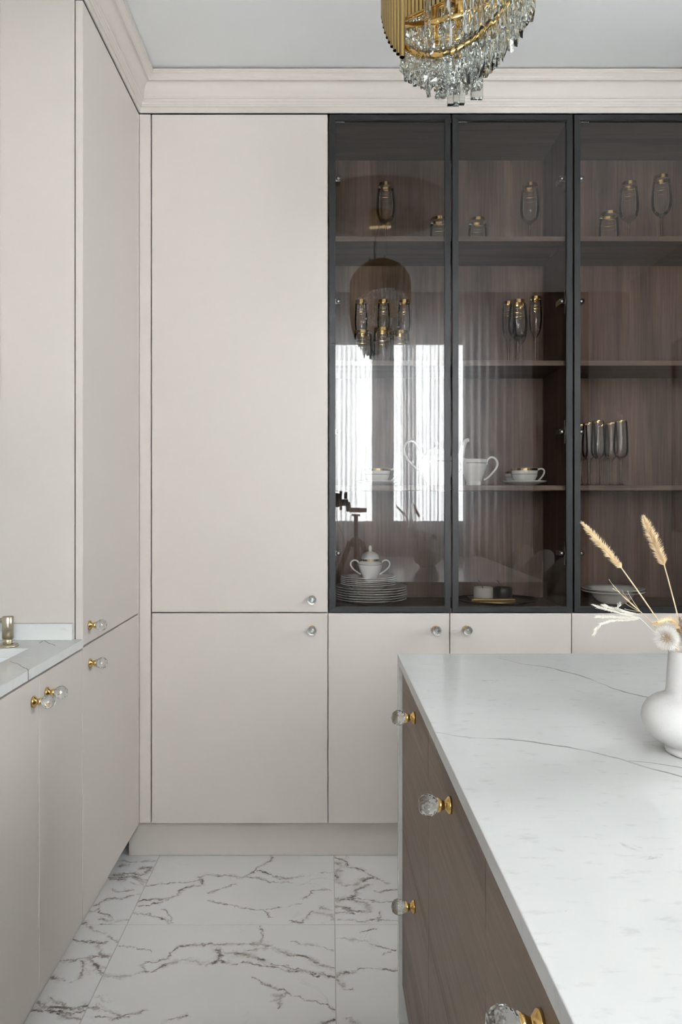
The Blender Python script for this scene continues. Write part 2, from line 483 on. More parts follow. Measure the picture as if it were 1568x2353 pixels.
class MB:
    def __init__(self):
        self.v, self.f, self.sm = [], [], []

    def add(self, vs, fs, smooth=False):
        o = len(self.v)
        self.v += [tuple(p) for p in vs]
        self.f += [tuple(i + o for i in f) for f in fs]
        self.sm += [smooth] * len(fs)
        return self

    def box(self, x0, x1, y0, y1, z0, z1, b=0.0):
        if b > 0:
            bm = bmesh.new()
            bmesh.ops.create_cube(bm, size=1.0)
            for v in bm.verts:
                v.co = Vector(((x0 + x1) / 2 + v.co.x * (x1 - x0), (y0 + y1) / 2 + v.co.y * (y1 - y0), (z0 + z1) / 2 + v.co.z * (z1 - z0)))
            bmesh.ops.bevel(bm, geom=bm.edges[:], offset=b, segments=2, affect='EDGES', profile=0.5)
            bm.verts.index_update()
            self.add([v.co for v in bm.verts], [[v.index for v in f.verts] for f in bm.faces])
            bm.free()
            return self
        vs = [(x0, y0, z0), (x1, y0, z0), (x1, y1, z0), (x0, y1, z0), (x0, y0, z1), (x1, y0, z1), (x1, y1, z1), (x0, y1, z1)]
        return self.add(vs, [(0, 3, 2, 1), (4, 5, 6, 7), (0, 1, 5, 4), (1, 2, 6, 5), (2, 3, 7, 6), (3, 0, 4, 7)])

    def lathe(self, prof, seg=32, c=(0, 0, 0), m=None, smooth=True):
        """prof: (radius, height) pairs; revolved round z at c, or in the frame m"""
        vs, fs = [], []
        n = len(prof)
        for i in range(seg):
            a = 2 * PI * i / seg
            for r, z in prof:
                p = Vector((r * math.cos(a), r * math.sin(a), z))
                vs.append((m @ p) if m else (p + Vector(c)))
        for i in range(seg):
            j = (i + 1) % seg
            for k in range(n - 1):
                fs.append((i * n + k, j * n + k, j * n + k + 1, i * n + k + 1))
        return self.add(vs, fs, smooth)

    def tube(self, pts, rad, seg=8, smooth=True, cap=True):
        pts = [Vector(p) for p in pts]
        if not hasattr(rad, '__len__'):
            rad = [rad] * len(pts)
        vs, fs = [], []
        up = None
        for i, p in enumerate(pts):
            a = pts[max(i - 1, 0)]
            b = pts[min(i + 1, len(pts) - 1)]
            d = (b - a).normalized()
            if up is None:
                up = d.orthogonal().normalized()
            else:
                up = (up - d * up.dot(d))
                up = up.normalized() if up.length > 1e-6 else d.orthogonal().normalized()
            w = d.cross(up)
            for k in range(seg):
                t = 2 * PI * k / seg
                vs.append(p + (up * math.cos(t) + w * math.sin(t)) * rad[i])
        for i in range(len(pts) - 1):
            for k in range(seg):
                j = (k + 1) % seg
                fs.append((i * seg + k, i * seg + j, (i + 1) * seg + j, (i + 1) * seg + k))
        self.add(vs, fs, smooth)
        if cap:
            self.add(vs[:seg], [tuple(range(seg))[::-1]])
            self.add(vs[-seg:], [tuple(range(seg))])
        return self

    def mesh(self, name, mat, inv=None):
        me = bpy.data.meshes.new(name)
        vs = self.v if inv is None else [inv @ Vector(p) for p in self.v]
        me.from_pydata([tuple(p) for p in vs], [], self.f)
        me.polygons.foreach_set('use_smooth', self.sm)
        me.materials.append(mat)
        me.update()
        return me

def tag(o, label=None, cat=None, group=None, kind=None):
    for k, v in (('label', label), ('category', cat), ('group', group), ('kind', kind)):
        if v:
            o[k] = v
    return o

def root(name, label, cat, loc, rz=0.0, group=None):
    o = bpy.data.objects.new(name, None)
    o.empty_display_size = 0.05
    COL.objects.link(o)
    o.location = loc
    o.rotation_euler = (0, 0, rz)
    FR[o] = Matrix.Translation(Vector(loc))
    return tag(o, label, cat, group)

def part(name, mb, mat, parent=None, label=None):
    """mesh given in world metres; becomes a child in its parent's frame"""
    inv = FR[parent].inverted() if parent is not None else None
    o = bpy.data.objects.new(name, mb.mesh(name, mat, inv))
    COL.objects.link(o)
    if parent is not None:
        o.parent = parent
        FR[o] = FR[parent]
    else:
        FR[o] = Matrix.Identity(4)
    if label:
        o['label'] = label
    return o

def inst(name, mesh, parent, mw):
    """an object sharing mesh data, placed at world matrix mw under parent"""
    o = bpy.data.objects.new(name, mesh)
    COL.objects.link(o)
    if parent is not None:
        o.parent = parent
        o.matrix_local = FR[parent].inverted() @ mw
    else:
        o.matrix_local = mw
    FR[o] = mw
    return o

def thing(name, mb, mat, label, cat, group=None):
    """single-mesh thing with its origin at the base centre"""
    xs = [p[0] for p in mb.v]; ys = [p[1] for p in mb.v]; zs = [p[2] for p in mb.v]
    c = Vector(((min(xs) + max(xs)) / 2, (min(ys) + max(ys)) / 2, min(zs)))
    o = bpy.data.objects.new(name, mb.mesh(name, mat, Matrix.Translation(-c)))
    COL.objects.link(o)
    o.location = c
    FR[o] = Matrix.Translation(c)
    return tag(o, label, cat, group)

def struct(name, mb, mat, parent=None):
    o = part(name, mb, mat, parent)
    if parent is None:
        o['kind'] = 'structure'
    return o

def copy_tree(src, loc, label=None, group=None, rz=0.0):
    r = src.copy()
    COL.objects.link(r)
    r.location = loc
    r.rotation_euler = (0, 0, rz)
    if label:
        r['label'] = label
    if group:
        r['group'] = group
    FR[r] = Matrix.Translation(Vector(loc))
    for ch in list(src.children):
        c = ch.copy()
        COL.objects.link(c)
        c.parent = r
        for g in list(ch.children):
            d = g.copy()
            COL.objects.link(d)
            d.parent = c
    return r

# ------------------------------------------------------------------ main dimensions
YF = 2.578            # front plane of the back run of doors
XL = -0.647           # front plane of the left run of doors
XLW, YB, XR = -1.275, 2.96, 1.986
Z_TOE, Z_SPLIT, Z_TOP = 0.13, 0.847, 2.547
Z_CEIL = 2.673
Z_CTR = 0.866
TH = 0.019

# ------------------------------------------------------------------ floor
fl = MB()
fl.box(XLW, 3.7, YW - 0.05, YB + 0.05, -0.05, -0.0012)
floor = struct('floor', fl, M['grout'])
xs = [-1.19 + 0.603 * k for k in range(-1, 9)]
ys = [-1.405 + 1.2 * k for k in range(0, 5)]
special = {(2, 3): 't_Bf', (3, 3): 't_Cf', (2, 2): 't_Bn', (3, 2): 't_Cn', (1, 3): 't_Af', (1, 2): 't_An'}
for i in range(len(xs) - 1):
    for j in range(len(ys) - 1):
        x0, x1 = max(xs[i], XLW) + 0.0012, min(xs[i + 1], 3.7) - 0.0012
        y0, y1 = max(ys[j], YW) + 0.0010, min(ys[j + 1], YB) - 0.0010
        if x1 - x0 < 0.02 or y1 - y0 < 0.02:
            continue
        part('tile', MB().box(x0, x1, y0, y1, -0.0010, 0.0, 0.0003), M[special.get((i, j), 't_x')], floor)

# ------------------------------------------------------------------ walls and ceiling
struct('wall_left', MB().box(XLW - 0.1, XLW, YW - 0.1, YB + 0.1, -0.05, 3.0), M['wall'])
struct('wall_back', MB().box(XLW, XR + 0.1, YB, YB + 0.1, -0.05, 3.0), M['wall'])
wr = MB()
wr.box(XR, XR + 0.12, 0.17, ADDED_WIN3[0], -0.05, 3.0).box(XR, XR + 0.12, ADDED_WIN3[1], YB, -0.05, 3.0)
wr.box(XR, XR + 0.12, ADDED_WIN3[0], ADDED_WIN3[1], -0.05, ADDED_WIN3[2]).box(XR, XR + 0.12, ADDED_WIN3[0], ADDED_WIN3[1], ADDED_WIN3[3], 3.0)
struct('wall_right', wr, M['taupe'])
w3 = bpy.data.objects.new('window_added_3', None)  # made-up window, out of view, lights the kitchen from the right
COL.objects.link(w3)
w3.location = (XR + 0.06, (ADDED_WIN3[0] + ADDED_WIN3[1]) / 2, ADDED_WIN3[2])
w3['kind'] = 'structure'
FR[w3] = Matrix.Translation(w3.location)
f3 = MB()
a_, b_, c_, d_ = ADDED_WIN3
f3.box(XR + 0.03, XR + 0.09, a_, b_, c_, c_ + 0.07).box(XR + 0.03, XR + 0.09, a_, b_, d_ - 0.07, d_)
f3.box(XR + 0.03, XR + 0.09, a_, a_ + 0.07, c_ + 0.07, d_ - 0.07).box(XR + 0.03, XR + 0.09, b_ - 0.07, b_, c_ + 0.07, d_ - 0.07)
part('window_frame', f3, M['pvc'], w3)
part('pane', MB().box(XR + 0.058, XR + 0.062, a_ + 0.07, b_ - 0.07, c_ + 0.07, d_ - 0.07), M['window_glass'], w3)
struct('wall_added_alcove_back', MB().box(XR + 0.12, 3.75, 0.17, 0.29, -0.05, 3.0), M['wall'])  # alcove is made up, out of view, to hold the added window
struct('wall_added_alcove_right', MB().box(3.7, 3.8, YW - 0.1, 0.17, -0.05, 3.0), M['wall'])
ww = MB()
def wall_holes(mb, x0, x1, z0, z1, holes, y0, y1):
    cur = x0
    for (hx0, hx1, hz0, hz1) in holes:
        mb.box(cur, hx0, y0, y1, z0, z1)
        mb.box(hx0, hx1, y0, y1, z0, hz0)
        mb.box(hx0, hx1, y0, y1, hz1, z1)
        cur = hx1
    mb.box(cur, x1, y0, y1, z0, z1)
wall_holes(ww, XLW, 3.7, -0.05, 3.0, [WIN1, ADDED_WIN2], YW - 0.25, YW)
struct('wall_front', ww, M['wall'])
cl = MB()
cl.box(XLW, 3.75, -0.09, YB, Z_CEIL, 3.02)
cl.box(XLW, 3.75, YW - 0.1, -0.09, 2.96, 3.02)
struct('ceiling', cl, M['ceiling'])

# cornice: one profile (projection, height above the doors), swept along the back and the left run
prof = [(0.0, 0.0), (0.004, 0.0), (0.004, 0.0185), (0.0075, 0.020), (0.0095, 0.024), (0.0115, 0.0255), (0.0125, 0.031), (0.0155, 0.0335),
        (0.0165, 0.041), (0.0195, 0.0425), (0.0195, 0.046), (0.0205, 0.0475)]
for k in range(1, 11):
    a = k / 10 * PI / 2
    prof.append((0.0205 + 0.0195 * (1 - math.cos(a)), 0.0475 + 0.0415 * math.sin(a)))
prof += [(0.0445, 0.0895), (0.0455, 0.0935), (0.0475, 0.095), (0.0485, 0.099), (0.0525, 0.1035), (0.0565, 0.1065), (0.058, 0.1075),
         (0.0585, 0.1105), (0.0605, 0.1115), (0.0605, 0.118), (0.0, 0.118)]
def cornice(name, ends):
    mb = MB()
    n = len(prof)
    vs = [e(p, Z_TOP + z) for e in ends for p, z in prof]
    fs = [(k, k + 1, n + k + 1, n + k) for k in range(n - 1)]
    mb.add(vs, fs, False)
    mb.add(vs[:n], [tuple(range(n))])
    mb.add(vs[n:], [tuple(range(n))[::-1]])
    return struct(name, mb, M['paint'])
cornice('trim_1', [lambda p, z: (XL + p, YF - p, z), lambda p, z: (XR, YF - p, z)])
cornice('trim_2', [lambda p, z: (XL + p, 0.0, z), lambda p, z: (XL + p, YF - p, z)])

# ceiling rose
mr = MB()
CX, CYD = 0.25, 1.46
rp = [(0.0, -0.030), (0.045, -0.034), (0.05, -0.026), (0.06, -0.018), (0.10, -0.012), (0.165, -0.020), (0.178, -0.034), (0.19, -0.030), (0.198, -0.018),
      (0.222, -0.014), (0.228, -0.026), (0.238, -0.036), (0.250, -0.030), (0.256, -0.014), (0.30, -0.012), (0.308, -0.024), (0.322, -0.034), (0.338, -0.026), (0.345, 0.0)]
seg = 144
vs, fs = [], []
for i in range(seg):
    a = 2 * PI * i / seg
    for r, z in rp:
        dz = 0.0
        if 0.055 < r < 0.18:
            dz = 0.009 * math.cos(a * 24) * (1 if r > 0.09 else 0.4)
        vs.append((CX + r * math.cos(a), CYD + r * math.sin(a), Z_CEIL + z * 1.35 + dz))
n = len(rp)
for i in range(seg):
    j = (i + 1) % seg
    for k in range(n - 1):
        fs.append((i * n + k, i * n + k + 1, j * n + k + 1, j * n + k))
mr.add(vs, fs, True)
tag(thing('ceiling_rose', mr, M['paint'], 'round fluted beige plaster ceiling rose above the chandelier', 'ceiling rose'))

# ------------------------------------------------------------------ windows behind the camera: first mirrored in the doors, second unseen and added for light
def window(name, win, mulls):
    x0, x1, z0, z1 = win
    r = bpy.data.objects.new(name, None)
    COL.objects.link(r)
    r.location = ((x0 + x1) / 2, YW, z0)
    r['kind'] = 'structure'
    FR[r] = Matrix.Translation(r.location)
    ya, yb = YW - 0.10, YW - 0.03
    fr_ = MB()
    f = 0.055
    fr_.box(x0, x1, ya, yb, z0, z0 + f).box(x0, x1, ya, yb, z1 - f, z1)
    fr_.box(x0, x0 + f, ya, yb, z0 + f, z1 - f).box(x1 - f, x1, ya, yb, z0 + f, z1 - f)
    part('window_frame', fr_, M['pvc'], r)
    ed = [x0 + f] + list(mulls) + [x1 - f]
    cells = list(zip(ed[:-1], ed[1:]))
    for a, b in cells:
        s = MB()
        g = 0.085
        y2 = yb + 0.012
        s.box(a, b, ya, y2, z0 + f, z0 + f + g).box(a, b, ya, y2, z1 - f - g, z1 - f)
        s.box(a, a + g, ya, y2, z0 + f + g, z1 - f - g).box(b - g, b, ya, y2, z0 + f + g, z1 - f - g)
        so = part('window_sash' if mulls else 'door_leaf', s, M['pvc'], r)
        part('pane', MB().box(a + g, b - g, YW - 0.075, YW - 0.071, z0 + f + g, z1 - f - g), M['window_glass'], so)
        if not mulls or b == mulls[-1]:
            h = MB().box(b - 0.05, b - 0.03, y2, y2 + 0.03, 1.72, 1.80).box(b - 0.055, b - 0.025, y2 + 0.02, y2 + 0.035, 1.60, 1.80, 0.004)
            part('window_handle', h, M['steel'], so)
    if mulls:
        part('window_sill', MB().box(x0 - 0.04, x1 + 0.04, YW - 0.05, YW + 0.03, z0 - 0.03, z0, 0.004), M['pvc'], r)
window('window_1', WIN1, (0.43,))
window('window_added_2', ADDED_WIN2, (2.95,))  # unseen extra window for more daylight

# ------------------------------------------------------------------ knobs
def knob_meshes():
    b = MB()
    b.lathe([(0.0, 0.0), (0.0125, 0.0), (0.0125, 0.003), (0.0115, 0.0045), (0.0065, 0.0085), (0.0055, 0.0095), (0.0062, 0.0105), (0.0105, 0.020), (0.0, 0.020)], 20, smooth=True)
    k = MB()
    R, zc = 0.0155, 0.0335
    rings = [(-0.82, 12), (-0.58, 14), (-0.22, 14), (0.16, 14), (0.52, 14), (0.80, 10)]
    ids, vs, fs = [], [], []
    vs.append((0, 0, zc - R * 0.86))
    N = 14
    for ri, (s, _) in enumerate(rings):
        row = []
        for i in range(N):
            a = 2 * PI * (i + 0.5 * (ri % 2)) / N
            rr = R * math.sqrt(1 - s * s)
            row.append(len(vs))
            vs.append((rr * math.cos(a), rr * math.sin(a), zc + R * s))
        ids.append(row)
    vs.append((0, 0, zc + R * 0.94))
    top = len(vs) - 1
    for i in range(N):
        j = (i + 1) % N
        fs.append((0, ids[0][j], ids[0][i]))
        fs.append((top, ids[-1][i], ids[-1][j]))
        for r in range(len(rings) - 1):
            A, B = ids[r], ids[r + 1]
            if r % 2 == 0:
                fs.append((A[i], A[j], B[i]))
                fs.append((B[i], A[j], B[j]))
            else:
                fs.append((A[i], B[j], B[i]))
                fs.append((A[i], A[j], B[j]))
    k.add(vs, fs, False)
    bm_ = b.mesh('knob_base', M['brass'])
    bm_.materials.append(M['foil'])
    for pl in bm_.polygons:                       # silvered seat under the crystal ball
        if pl.center.z > 0.0199:
            pl.material_index = 1
    return bm_, k.mesh('crystal_knob', M['crystal'])
KB, KC = knob_meshes()

def knob(door, pos, direction):
    """direction: unit vector the knob points to"""
    q = Vector((0, 0, 1)).rotation_difference(Vector(direction)).to_matrix().to_4x4()
    mw = Matrix.Translation(Vector(pos)) @ q
    inst('knob_base', KB, door, mw)
    inst('crystal_knob', KC, door, mw)

ZK_LOW, ZK_UP = CAMZ - 0.441, CAMZ - 0.338
EZ = 0.0012

# ------------------------------------------------------------------ back run: tall cupboard, base units, display cabinets
def back_door(name, x0, x1, z0, z1, parent):
    return part(name, MB().box(x0, x1, YF, YF + TH, z0, z1, EZ), M['paint'], parent)

thing('filler_panel', MB().box(XL, -0.6085, YF, YF + TH, Z_TOE, Z_TOP - 0.003, EZ), M['paint'],
      'narrow beige filler panel in the corner beside the tall cupboard', 'panel')

tc = root('tall_cupboard', 'tall beige flat-front cupboard between corner filler and glass display cabinet', 'cupboard', (-0.305, 2.78, Z_TOE))
cb = MB()
cb.box(-0.606, -0.588, YF + 0.022, YB - 0.01, Z_TOE, Z_TOP - 0.003).box(-0.022, -0.005, YF + 0.022, YB - 0.01, Z_TOE, Z_TOP - 0.003)
cb.box(-0.588, -0.022, YF + 0.03, YB - 0.01, Z_TOE, Z_TOE + 0.018).box(-0.588, -0.022, YF + 0.03, YB - 0.01, Z_TOP - 0.021, Z_TOP - 0.003)
cb.box(-0.588, -0.022, YB - 0.02, YB - 0.01, Z_TOE + 0.018, Z_TOP - 0.021).box(-0.588, -0.022, YF + 0.03, YB - 0.02, Z_SPLIT - 0.009, Z_SPLIT + 0.009)
part('carcass', cb, M['carcass'], tc)
d = back_door('upper_door', -0.6045, -0.0065, Z_SPLIT + 0.002, Z_TOP - 0.004, tc)
knob(d, (-0.058, YF, ZK_UP), (0, -1, 0))
d = back_door('lower_door', -0.6045, -0.0065, Z_TOE, Z_SPLIT - 0.002, tc)
knob(d, (-0.058, YF, ZK_LOW), (0, -1, 0))

def base_unit(label, doors, group=None):
    x0, x1 = doors[0][0], doors[-1][1]
    r = root('base_cabinet', label, 'cabinet', ((x0 + x1) / 2, 2.78, Z_TOE), group=group)
    b = MB()
    b.box(x0, x0 + 0.018, YF + 0.022, YB - 0.01, Z_TOE, Z_SPLIT - 0.004).box(x1 - 0.018, x1, YF + 0.022, YB - 0.01, Z_TOE, Z_SPLIT - 0.004)
    b.box(x0 + 0.018, x1 - 0.018, YF + 0.022, YB - 0.01, Z_TOE, Z_TOE + 0.018).box(x0 + 0.018, x1 - 0.018, YF + 0.022, YB - 0.01, Z_SPLIT - 0.022, Z_SPLIT - 0.004)
    b.box(x0 + 0.018, x1 - 0.018, YB - 0.02, YB - 0.01, Z_TOE + 0.018, Z_SPLIT - 0.022)
    part('carcass', b, M['carcass'], r)
    for (a, c, kx) in doors:
        dd = back_door('door', a + 0.0015, c - 0.0015, Z_TOE, Z_SPLIT - 0.0025, r)
        if kx is not None:
            knob(dd, (kx, YF, ZK_LOW), (0, -1, 0))
    return r
base_unit('beige two-door base cabinet with facing crystal knobs under the glass doors', [(-0.0045, 0.4105, 0.363), (0.4105, 0.8255, 0.467)])
base_unit('beige base cabinet behind the vase, below the second display cabinet', [(0.8255, 1.2405, 1.195), (1.2405, 1.6555, 1.285)])

# plain tall panels right of the display cabinets
r = root('tall_cupboard', 'tall beige flat-front cupboard next to the right wall', 'cupboard', (1.825, 2.78, Z_TOE))
part('carcass', MB().box(1.666, XR - 0.005, YF + 0.022, YB - 0.01, Z_TOE, Z_TOP - 0.003), M['carcass'], r)
for a, c in ((1.666, XR - 0.006),):
    back_door('upper_door', a, c, Z_SPLIT + 0.002, Z_TOP - 0.004, r)
    back_door('lower_door', a, c, Z_TOE, Z_SPLIT - 0.002, r)

thing('plinth', MB().box(-0.694, XR - 0.005, 2.62, 2.636, 0.001, Z_TOE - 0.001, 0.001), M['paint'],
      'recessed beige plinth under the back cabinets, meeting the marble floor', 'plinth')

# --- display cabinets
YGI = YF + 0.024        # inside front edge of the carcass
YGB = 2.890             # back panel face
SHELF_Z = [1.2636, 1.694, 2.123]
SH_T = 0.0175
def hinge_mesh():
    h = MB()
    h.box(-0.004, 0.020, 0.004, 0.050, -0.009, 0.009, 0.002)
    h.box(0.004, 0.016, -0.001, 0.004, -0.006, 0.006)
    h.box(-0.002, 0.001, 0.010, 0.016, -0.040, 0.040)
    h.lathe([(0.0, 0.0), (0.0085, 0.0), (0.0085, 0.006), (0.0, 0.006)], 14, m=Matrix.Translation((0.012, 0.004, 0)) @ Matrix.Rotation(PI / 2, 4, 'X'))
    return h.mesh('hinge', M['steel'])
HG = hinge_mesh()

def glass_door(cab, x0, x1, hinge_left):
    z0, z1 = Z_SPLIT + 0.001, Z_TOP - 0.004
    fw = 0.0185
    y0, y1 = YF, YF + TH
    f = MB()
    # mitred corners: four trapezoid bars, each with an inner lip
    def bar(p0, p1, p2, p3):
        vs = []
        for (x, z) in (p0, p1, p2, p3):
            vs.append((x, y0, z))
        for (x, z) in (p0, p1, p2, p3):
            vs.append((x, y1, z))
        f.add(vs, [(0, 1, 2, 3), (7, 6, 5, 4), (0, 4, 5, 1), (1, 5, 6, 2), (2, 6, 7, 3), (3, 7, 4, 0)])
    e = 0.00025
    bar((x0, z0), (x1, z0), (x1 - fw, z0 + fw - e), (x0 + fw, z0 + fw - e))
    bar((x0, z1), (x0 + fw, z1 - fw + e), (x1 - fw, z1 - fw + e), (x1, z1))
    bar((x0, z0), (x0 + fw - e, z0 + fw), (x0 + fw - e, z1 - fw), (x0, z1))
    bar((x1, z0), (x1, z1), (x1 - fw + e, z1 - fw), (x1 - fw + e, z0 + fw))
    l = 0.002
    xi0, xi1, zi0, zi1 = x0 + fw, x1 - fw, z0 + fw, z1 - fw
    f.box(xi0, xi1, y0 + 0.0015, y0 + 0.004, zi0, zi0 + l).box(xi0, xi1, y0 + 0.0015, y0 + 0.004, zi1 - l, zi1)
    f.box(xi0, xi0 + l, y0 + 0.0015, y0 + 0.004, zi0, zi1).box(xi1 - l, xi1, y0 + 0.0015, y0 + 0.004, zi0, zi1)
    dd = part('glass_door', f, M['black_metal'], cab)
    part('pane', MB().box(xi0, xi1, y0 + 0.0045, y0 + 0.0085, zi0, zi1), M['smoked'], dd)
    # tiny illegible maker's mark on the glass
    mk = MB()
    x = xi0 + 0.003
    rr = random.Random(3)
    for k in range(8):
        w = 0.0028
        zt = zi1 - 0.0035
        mk.box(x, x + 0.0007, y0 + 0.0040, y0 + 0.0044, zt - 0.0035, zt)
        mk.box(x, x + w * 0.8, y0 + 0.0040, y0 + 0.0044, zt - 0.0035 + (k % 3) * 0.0014, zt - 0.0029 + (k % 3) * 0.0014)
        if k % 2:
            mk.box(x + w * 0.7, x + w * 0.9, y0 + 0.0040, y0 + 0.0044, zt - 0.0035, zt - 0.001)
        x += w + 0.0010
    part('maker_mark', mk, M['pvc'], dd)
    for z in (0.978 + 0.07, 1.465, 1.912, 2.333):
        hx = (x0 + 0.018) if hinge_left else (x1 - 0.018)
        mw = Matrix.Translation((hx, y1 - 0.004, z)) @ Matrix.Diagonal((1 if hinge_left else -1, 1, 1, 1))
        inst('hinge', HG, dd, mw)
    return dd

def display(label, x0, x1, doors):
    r = root('display_cabinet', label, 'display cabinet', ((x0 + x1) / 2, 2.75, Z_SPLIT))
    t = 0.018
    zb, zt = Z_SPLIT - 0.0025, Z_TOP - 0.003
    for a in (x0, x1 - t):
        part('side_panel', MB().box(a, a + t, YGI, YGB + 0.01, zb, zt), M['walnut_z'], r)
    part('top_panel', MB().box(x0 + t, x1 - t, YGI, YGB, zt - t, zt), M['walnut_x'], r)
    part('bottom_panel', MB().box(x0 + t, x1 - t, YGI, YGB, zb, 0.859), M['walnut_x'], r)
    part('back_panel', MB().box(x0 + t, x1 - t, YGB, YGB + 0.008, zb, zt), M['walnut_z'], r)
    for z in SHELF_Z:
        part('shelf', MB().box(x0 + t + 0.0005, x1 - t - 0.0005, 2.612, YGB - 0.001, z, z + SH_T, 0.0008), M['walnut_x'], r)
    for (a, b, hl) in doors:
        glass_door(r, a, b, hl)
    return r
display('double glass-door display cabinet of walnut holding teaware and stacked plates', -0.001, 0.834, [(0.0010, 0.4130, True), (0.4200, 0.8285, False)])
display('double glass-door display cabinet of walnut behind the vase, holding clear flutes', 0.834, 1.664, [(0.8355, 1.2440, True), (1.2505, 1.6590, False)])

# ------------------------------------------------------------------ left run
def left_door(name, y0, y1, z0, z1, parent):
    return part(name, MB().box(XL - TH, XL, y0, y1, z0, z1, EZ), M['paint'], parent)

Y_T = 1.986
r = root('tall_cupboard', 'tall beige cupboard standing at the end of the sink run', 'cupboard', (-0.96, 2.27, Z_TOE))
b = MB()
xa = XL - TH - 0.003
b.box(XLW + 0.005, xa, Y_T, Y_T + 0.018, Z_TOE, Z_TOP - 0.003).box(XLW + 0.005, xa, 2.540, 2.558, Z_TOE, Z_TOP - 0.003)
b.box(XLW + 0.005, xa, Y_T + 0.018, 2.540, Z_TOE, Z_TOE + 0.018).box(XLW + 0.005, xa, Y_T + 0.018, 2.540, Z_TOP - 0.021, Z_TOP - 0.003)
b.box(XLW + 0.005, XLW + 0.013, Y_T + 0.018, 2.540, Z_TOE + 0.018, Z_TOP - 0.021).box(XLW + 0.013, xa, Y_T + 0.018, 2.540, Z_SPLIT - 0.012, Z_SPLIT + 0.004)
part('carcass', b, M['paint'], r)
d = left_door('upper_door', Y_T + 0.0005, 2.561, Z_SPLIT + 0.0005, Z_TOP - 0.005, r)
knob(d, (XL, FPX * 0.647 / 552, ZK_UP), (1, 0, 0))
d = left_door('lower_door', Y_T + 0.0015, 2.561, Z_TOE, Z_SPLIT - 0.0045, r)
knob(d, (XL, FPX * 0.647 / 551, ZK_LOW), (1, 0, 0))
thing('filler_panel', MB().box(XL - TH, XL, 2.5635, YF - 0.0005, Z_TOE, Z_TOP - 0.005, EZ), M['paint'],
      'thin beige filler strip closing the corner of the left run', 'panel')

ZLB = 0.8440            # underside of the left worktop
def left_base(label, y0, y1, kys, lo0=False, lo1=False):
    r = root('base_cabinet', label, 'cabinet', (-0.96, (y0 + y1) / 2, Z_TOE))
    b = MB()
    zt = ZLB - 0.002
    b.box(XLW + 0.005, xa, y0, y0 + 0.018, Z_TOE, 0.64 if lo0 else zt).box(XLW + 0.005, xa, y1 - 0.018, y1, Z_TOE, 0.64 if lo1 else zt)
    b.box(XLW + 0.005, xa, y0 + 0.018, y1 - 0.018, Z_TOE, Z_TOE + 0.018)
    b.box(XLW + 0.005, XLW + 0.013, y0 + 0.018, y1 - 0.018, Z_TOE + 0.018, zt)
    part('carcass', b, M['carcass'], r)
    n = len(kys)
    w = (y1 - y0) / n
    for i, ky in enumerate(kys):
        dd = left_door('door', y0 + i * w + 0.0015, y0 + (i + 1) * w - 0.0015, Z_TOE, ZLB - 0.006, r)
        if ky:
            knob(dd, (XL, ky, ZK_LOW), (1, 0, 0))
Y_A = FPX * 0.647 / 667.0          # seam between the two near base doors
left_base('narrow beige base cabinet next to the tall cupboard, crystal knob on door', Y_A, Y_T - 0.0015, [FPX * 0.647 / 650], lo0=True)
left_base('wider beige base cabinet under the sink, crystal knob on door', Y_A - 0.60, Y_A, [FPX * 0.647 / 681], lo1=True)
left_base('beige base cabinet at the near end of the sink run', Y_A - 1.20, Y_A - 0.60, [Y_A - 0.64])
Y_N = Y_A - 1.20
thing('plinth', MB().box(-0.735, -0.719, Y_N, 2.46, 0.001, Z_TOE - 0.001), M['paint'],
      'recessed beige plinth under the left run of cabinets', 'plinth')

# worktop with sink cut-out
SX0, SX1, SY0, SY1 = -1.16, -0.7387, 1.30, 1.863
w = MB()
bev = 0.0015
def slab_hole(mb, x0, x1, y0, y1, z0, z1, hx0, hx1, hy0, hy1):
    O = [(x0, y0), (x1, y0), (x1, y1), (x0, y1)]
    I = [(hx0, hy0), (hx1, hy0), (hx1, hy1), (hx0, hy1)]
    vs = [(x, y, z1) for x, y in O + I] + [(x, y, z0) for x, y in O + I]
    fs = []
    for k in range(4):
        j = (k + 1) % 4
        fs.append((k, j, 4 + j, 4 + k))
        fs.append((8 + k, 12 + k, 12 + j, 8 + j))
        fs.append((k, 8 + k, 8 + j, j))
        fs.append((4 + k, 4 + j, 12 + j, 12 + k))
    mb.add(vs, fs)
slab_hole(w, XLW + 0.001, XL + 0.0015, Y_N, Y_T - 0.0005, ZLB, Z_CTR, SX0, SX1, SY0, SY1)
thing('sink_worktop', w, M['quartz_left'], 'white quartz worktop with sink cut-out along the left wall', 'worktop')
thing('quartz_upstand', MB().box(XLW + 0.02, -0.669, Y_T - 0.0205, Y_T - 0.001, Z_CTR + 0.0003, 0.909, 0.0012), M['quartz'],
      'low white quartz upstand against the side of the tall cupboard', 'upstand')
thing('quartz_upstand', MB().box(XLW + 0.0005, XLW + 0.0195, Y_N, Y_T - 0.001, Z_CTR + 0.0003, 0.909, 0.0012), M['quartz'],
      'long white quartz upstand on the wall behind the sink', 'upstand')
sk = MB()
zt, zb = ZLB - 0.0005, 0.66
o = 0.012
A = [(SX0 - o, SY0 - o), (SX1 + o, SY0 - o), (SX1 + o, SY1 + o), (SX0 - o, SY1 + o)]
Bq = [(SX0, SY0), (SX1, SY0), (SX1, SY1), (SX0, SY1)]
Cq = [(SX0 + .02, SY0 + .02), (SX1 - .02, SY0 + .02), (SX1 - .02, SY1 - .02), (SX0 + .02, SY1 - .02)]
vs = [(x, y, zt) for x, y in A] + [(x, y, zt) for x, y in Bq] + [(x, y, zb) for x, y in Cq] + [(x, y, zb - 0.01) for x, y in A]
fs = [(8, 9, 10, 11), (15, 14, 13, 12)]
for k in range(4):
    j = (k + 1) % 4
    fs += [(k, j, 4 + j, 4 + k), (4 + k, 4 + j, 8 + j, 8 + k), (k, 12 + k, 12 + j, j)]
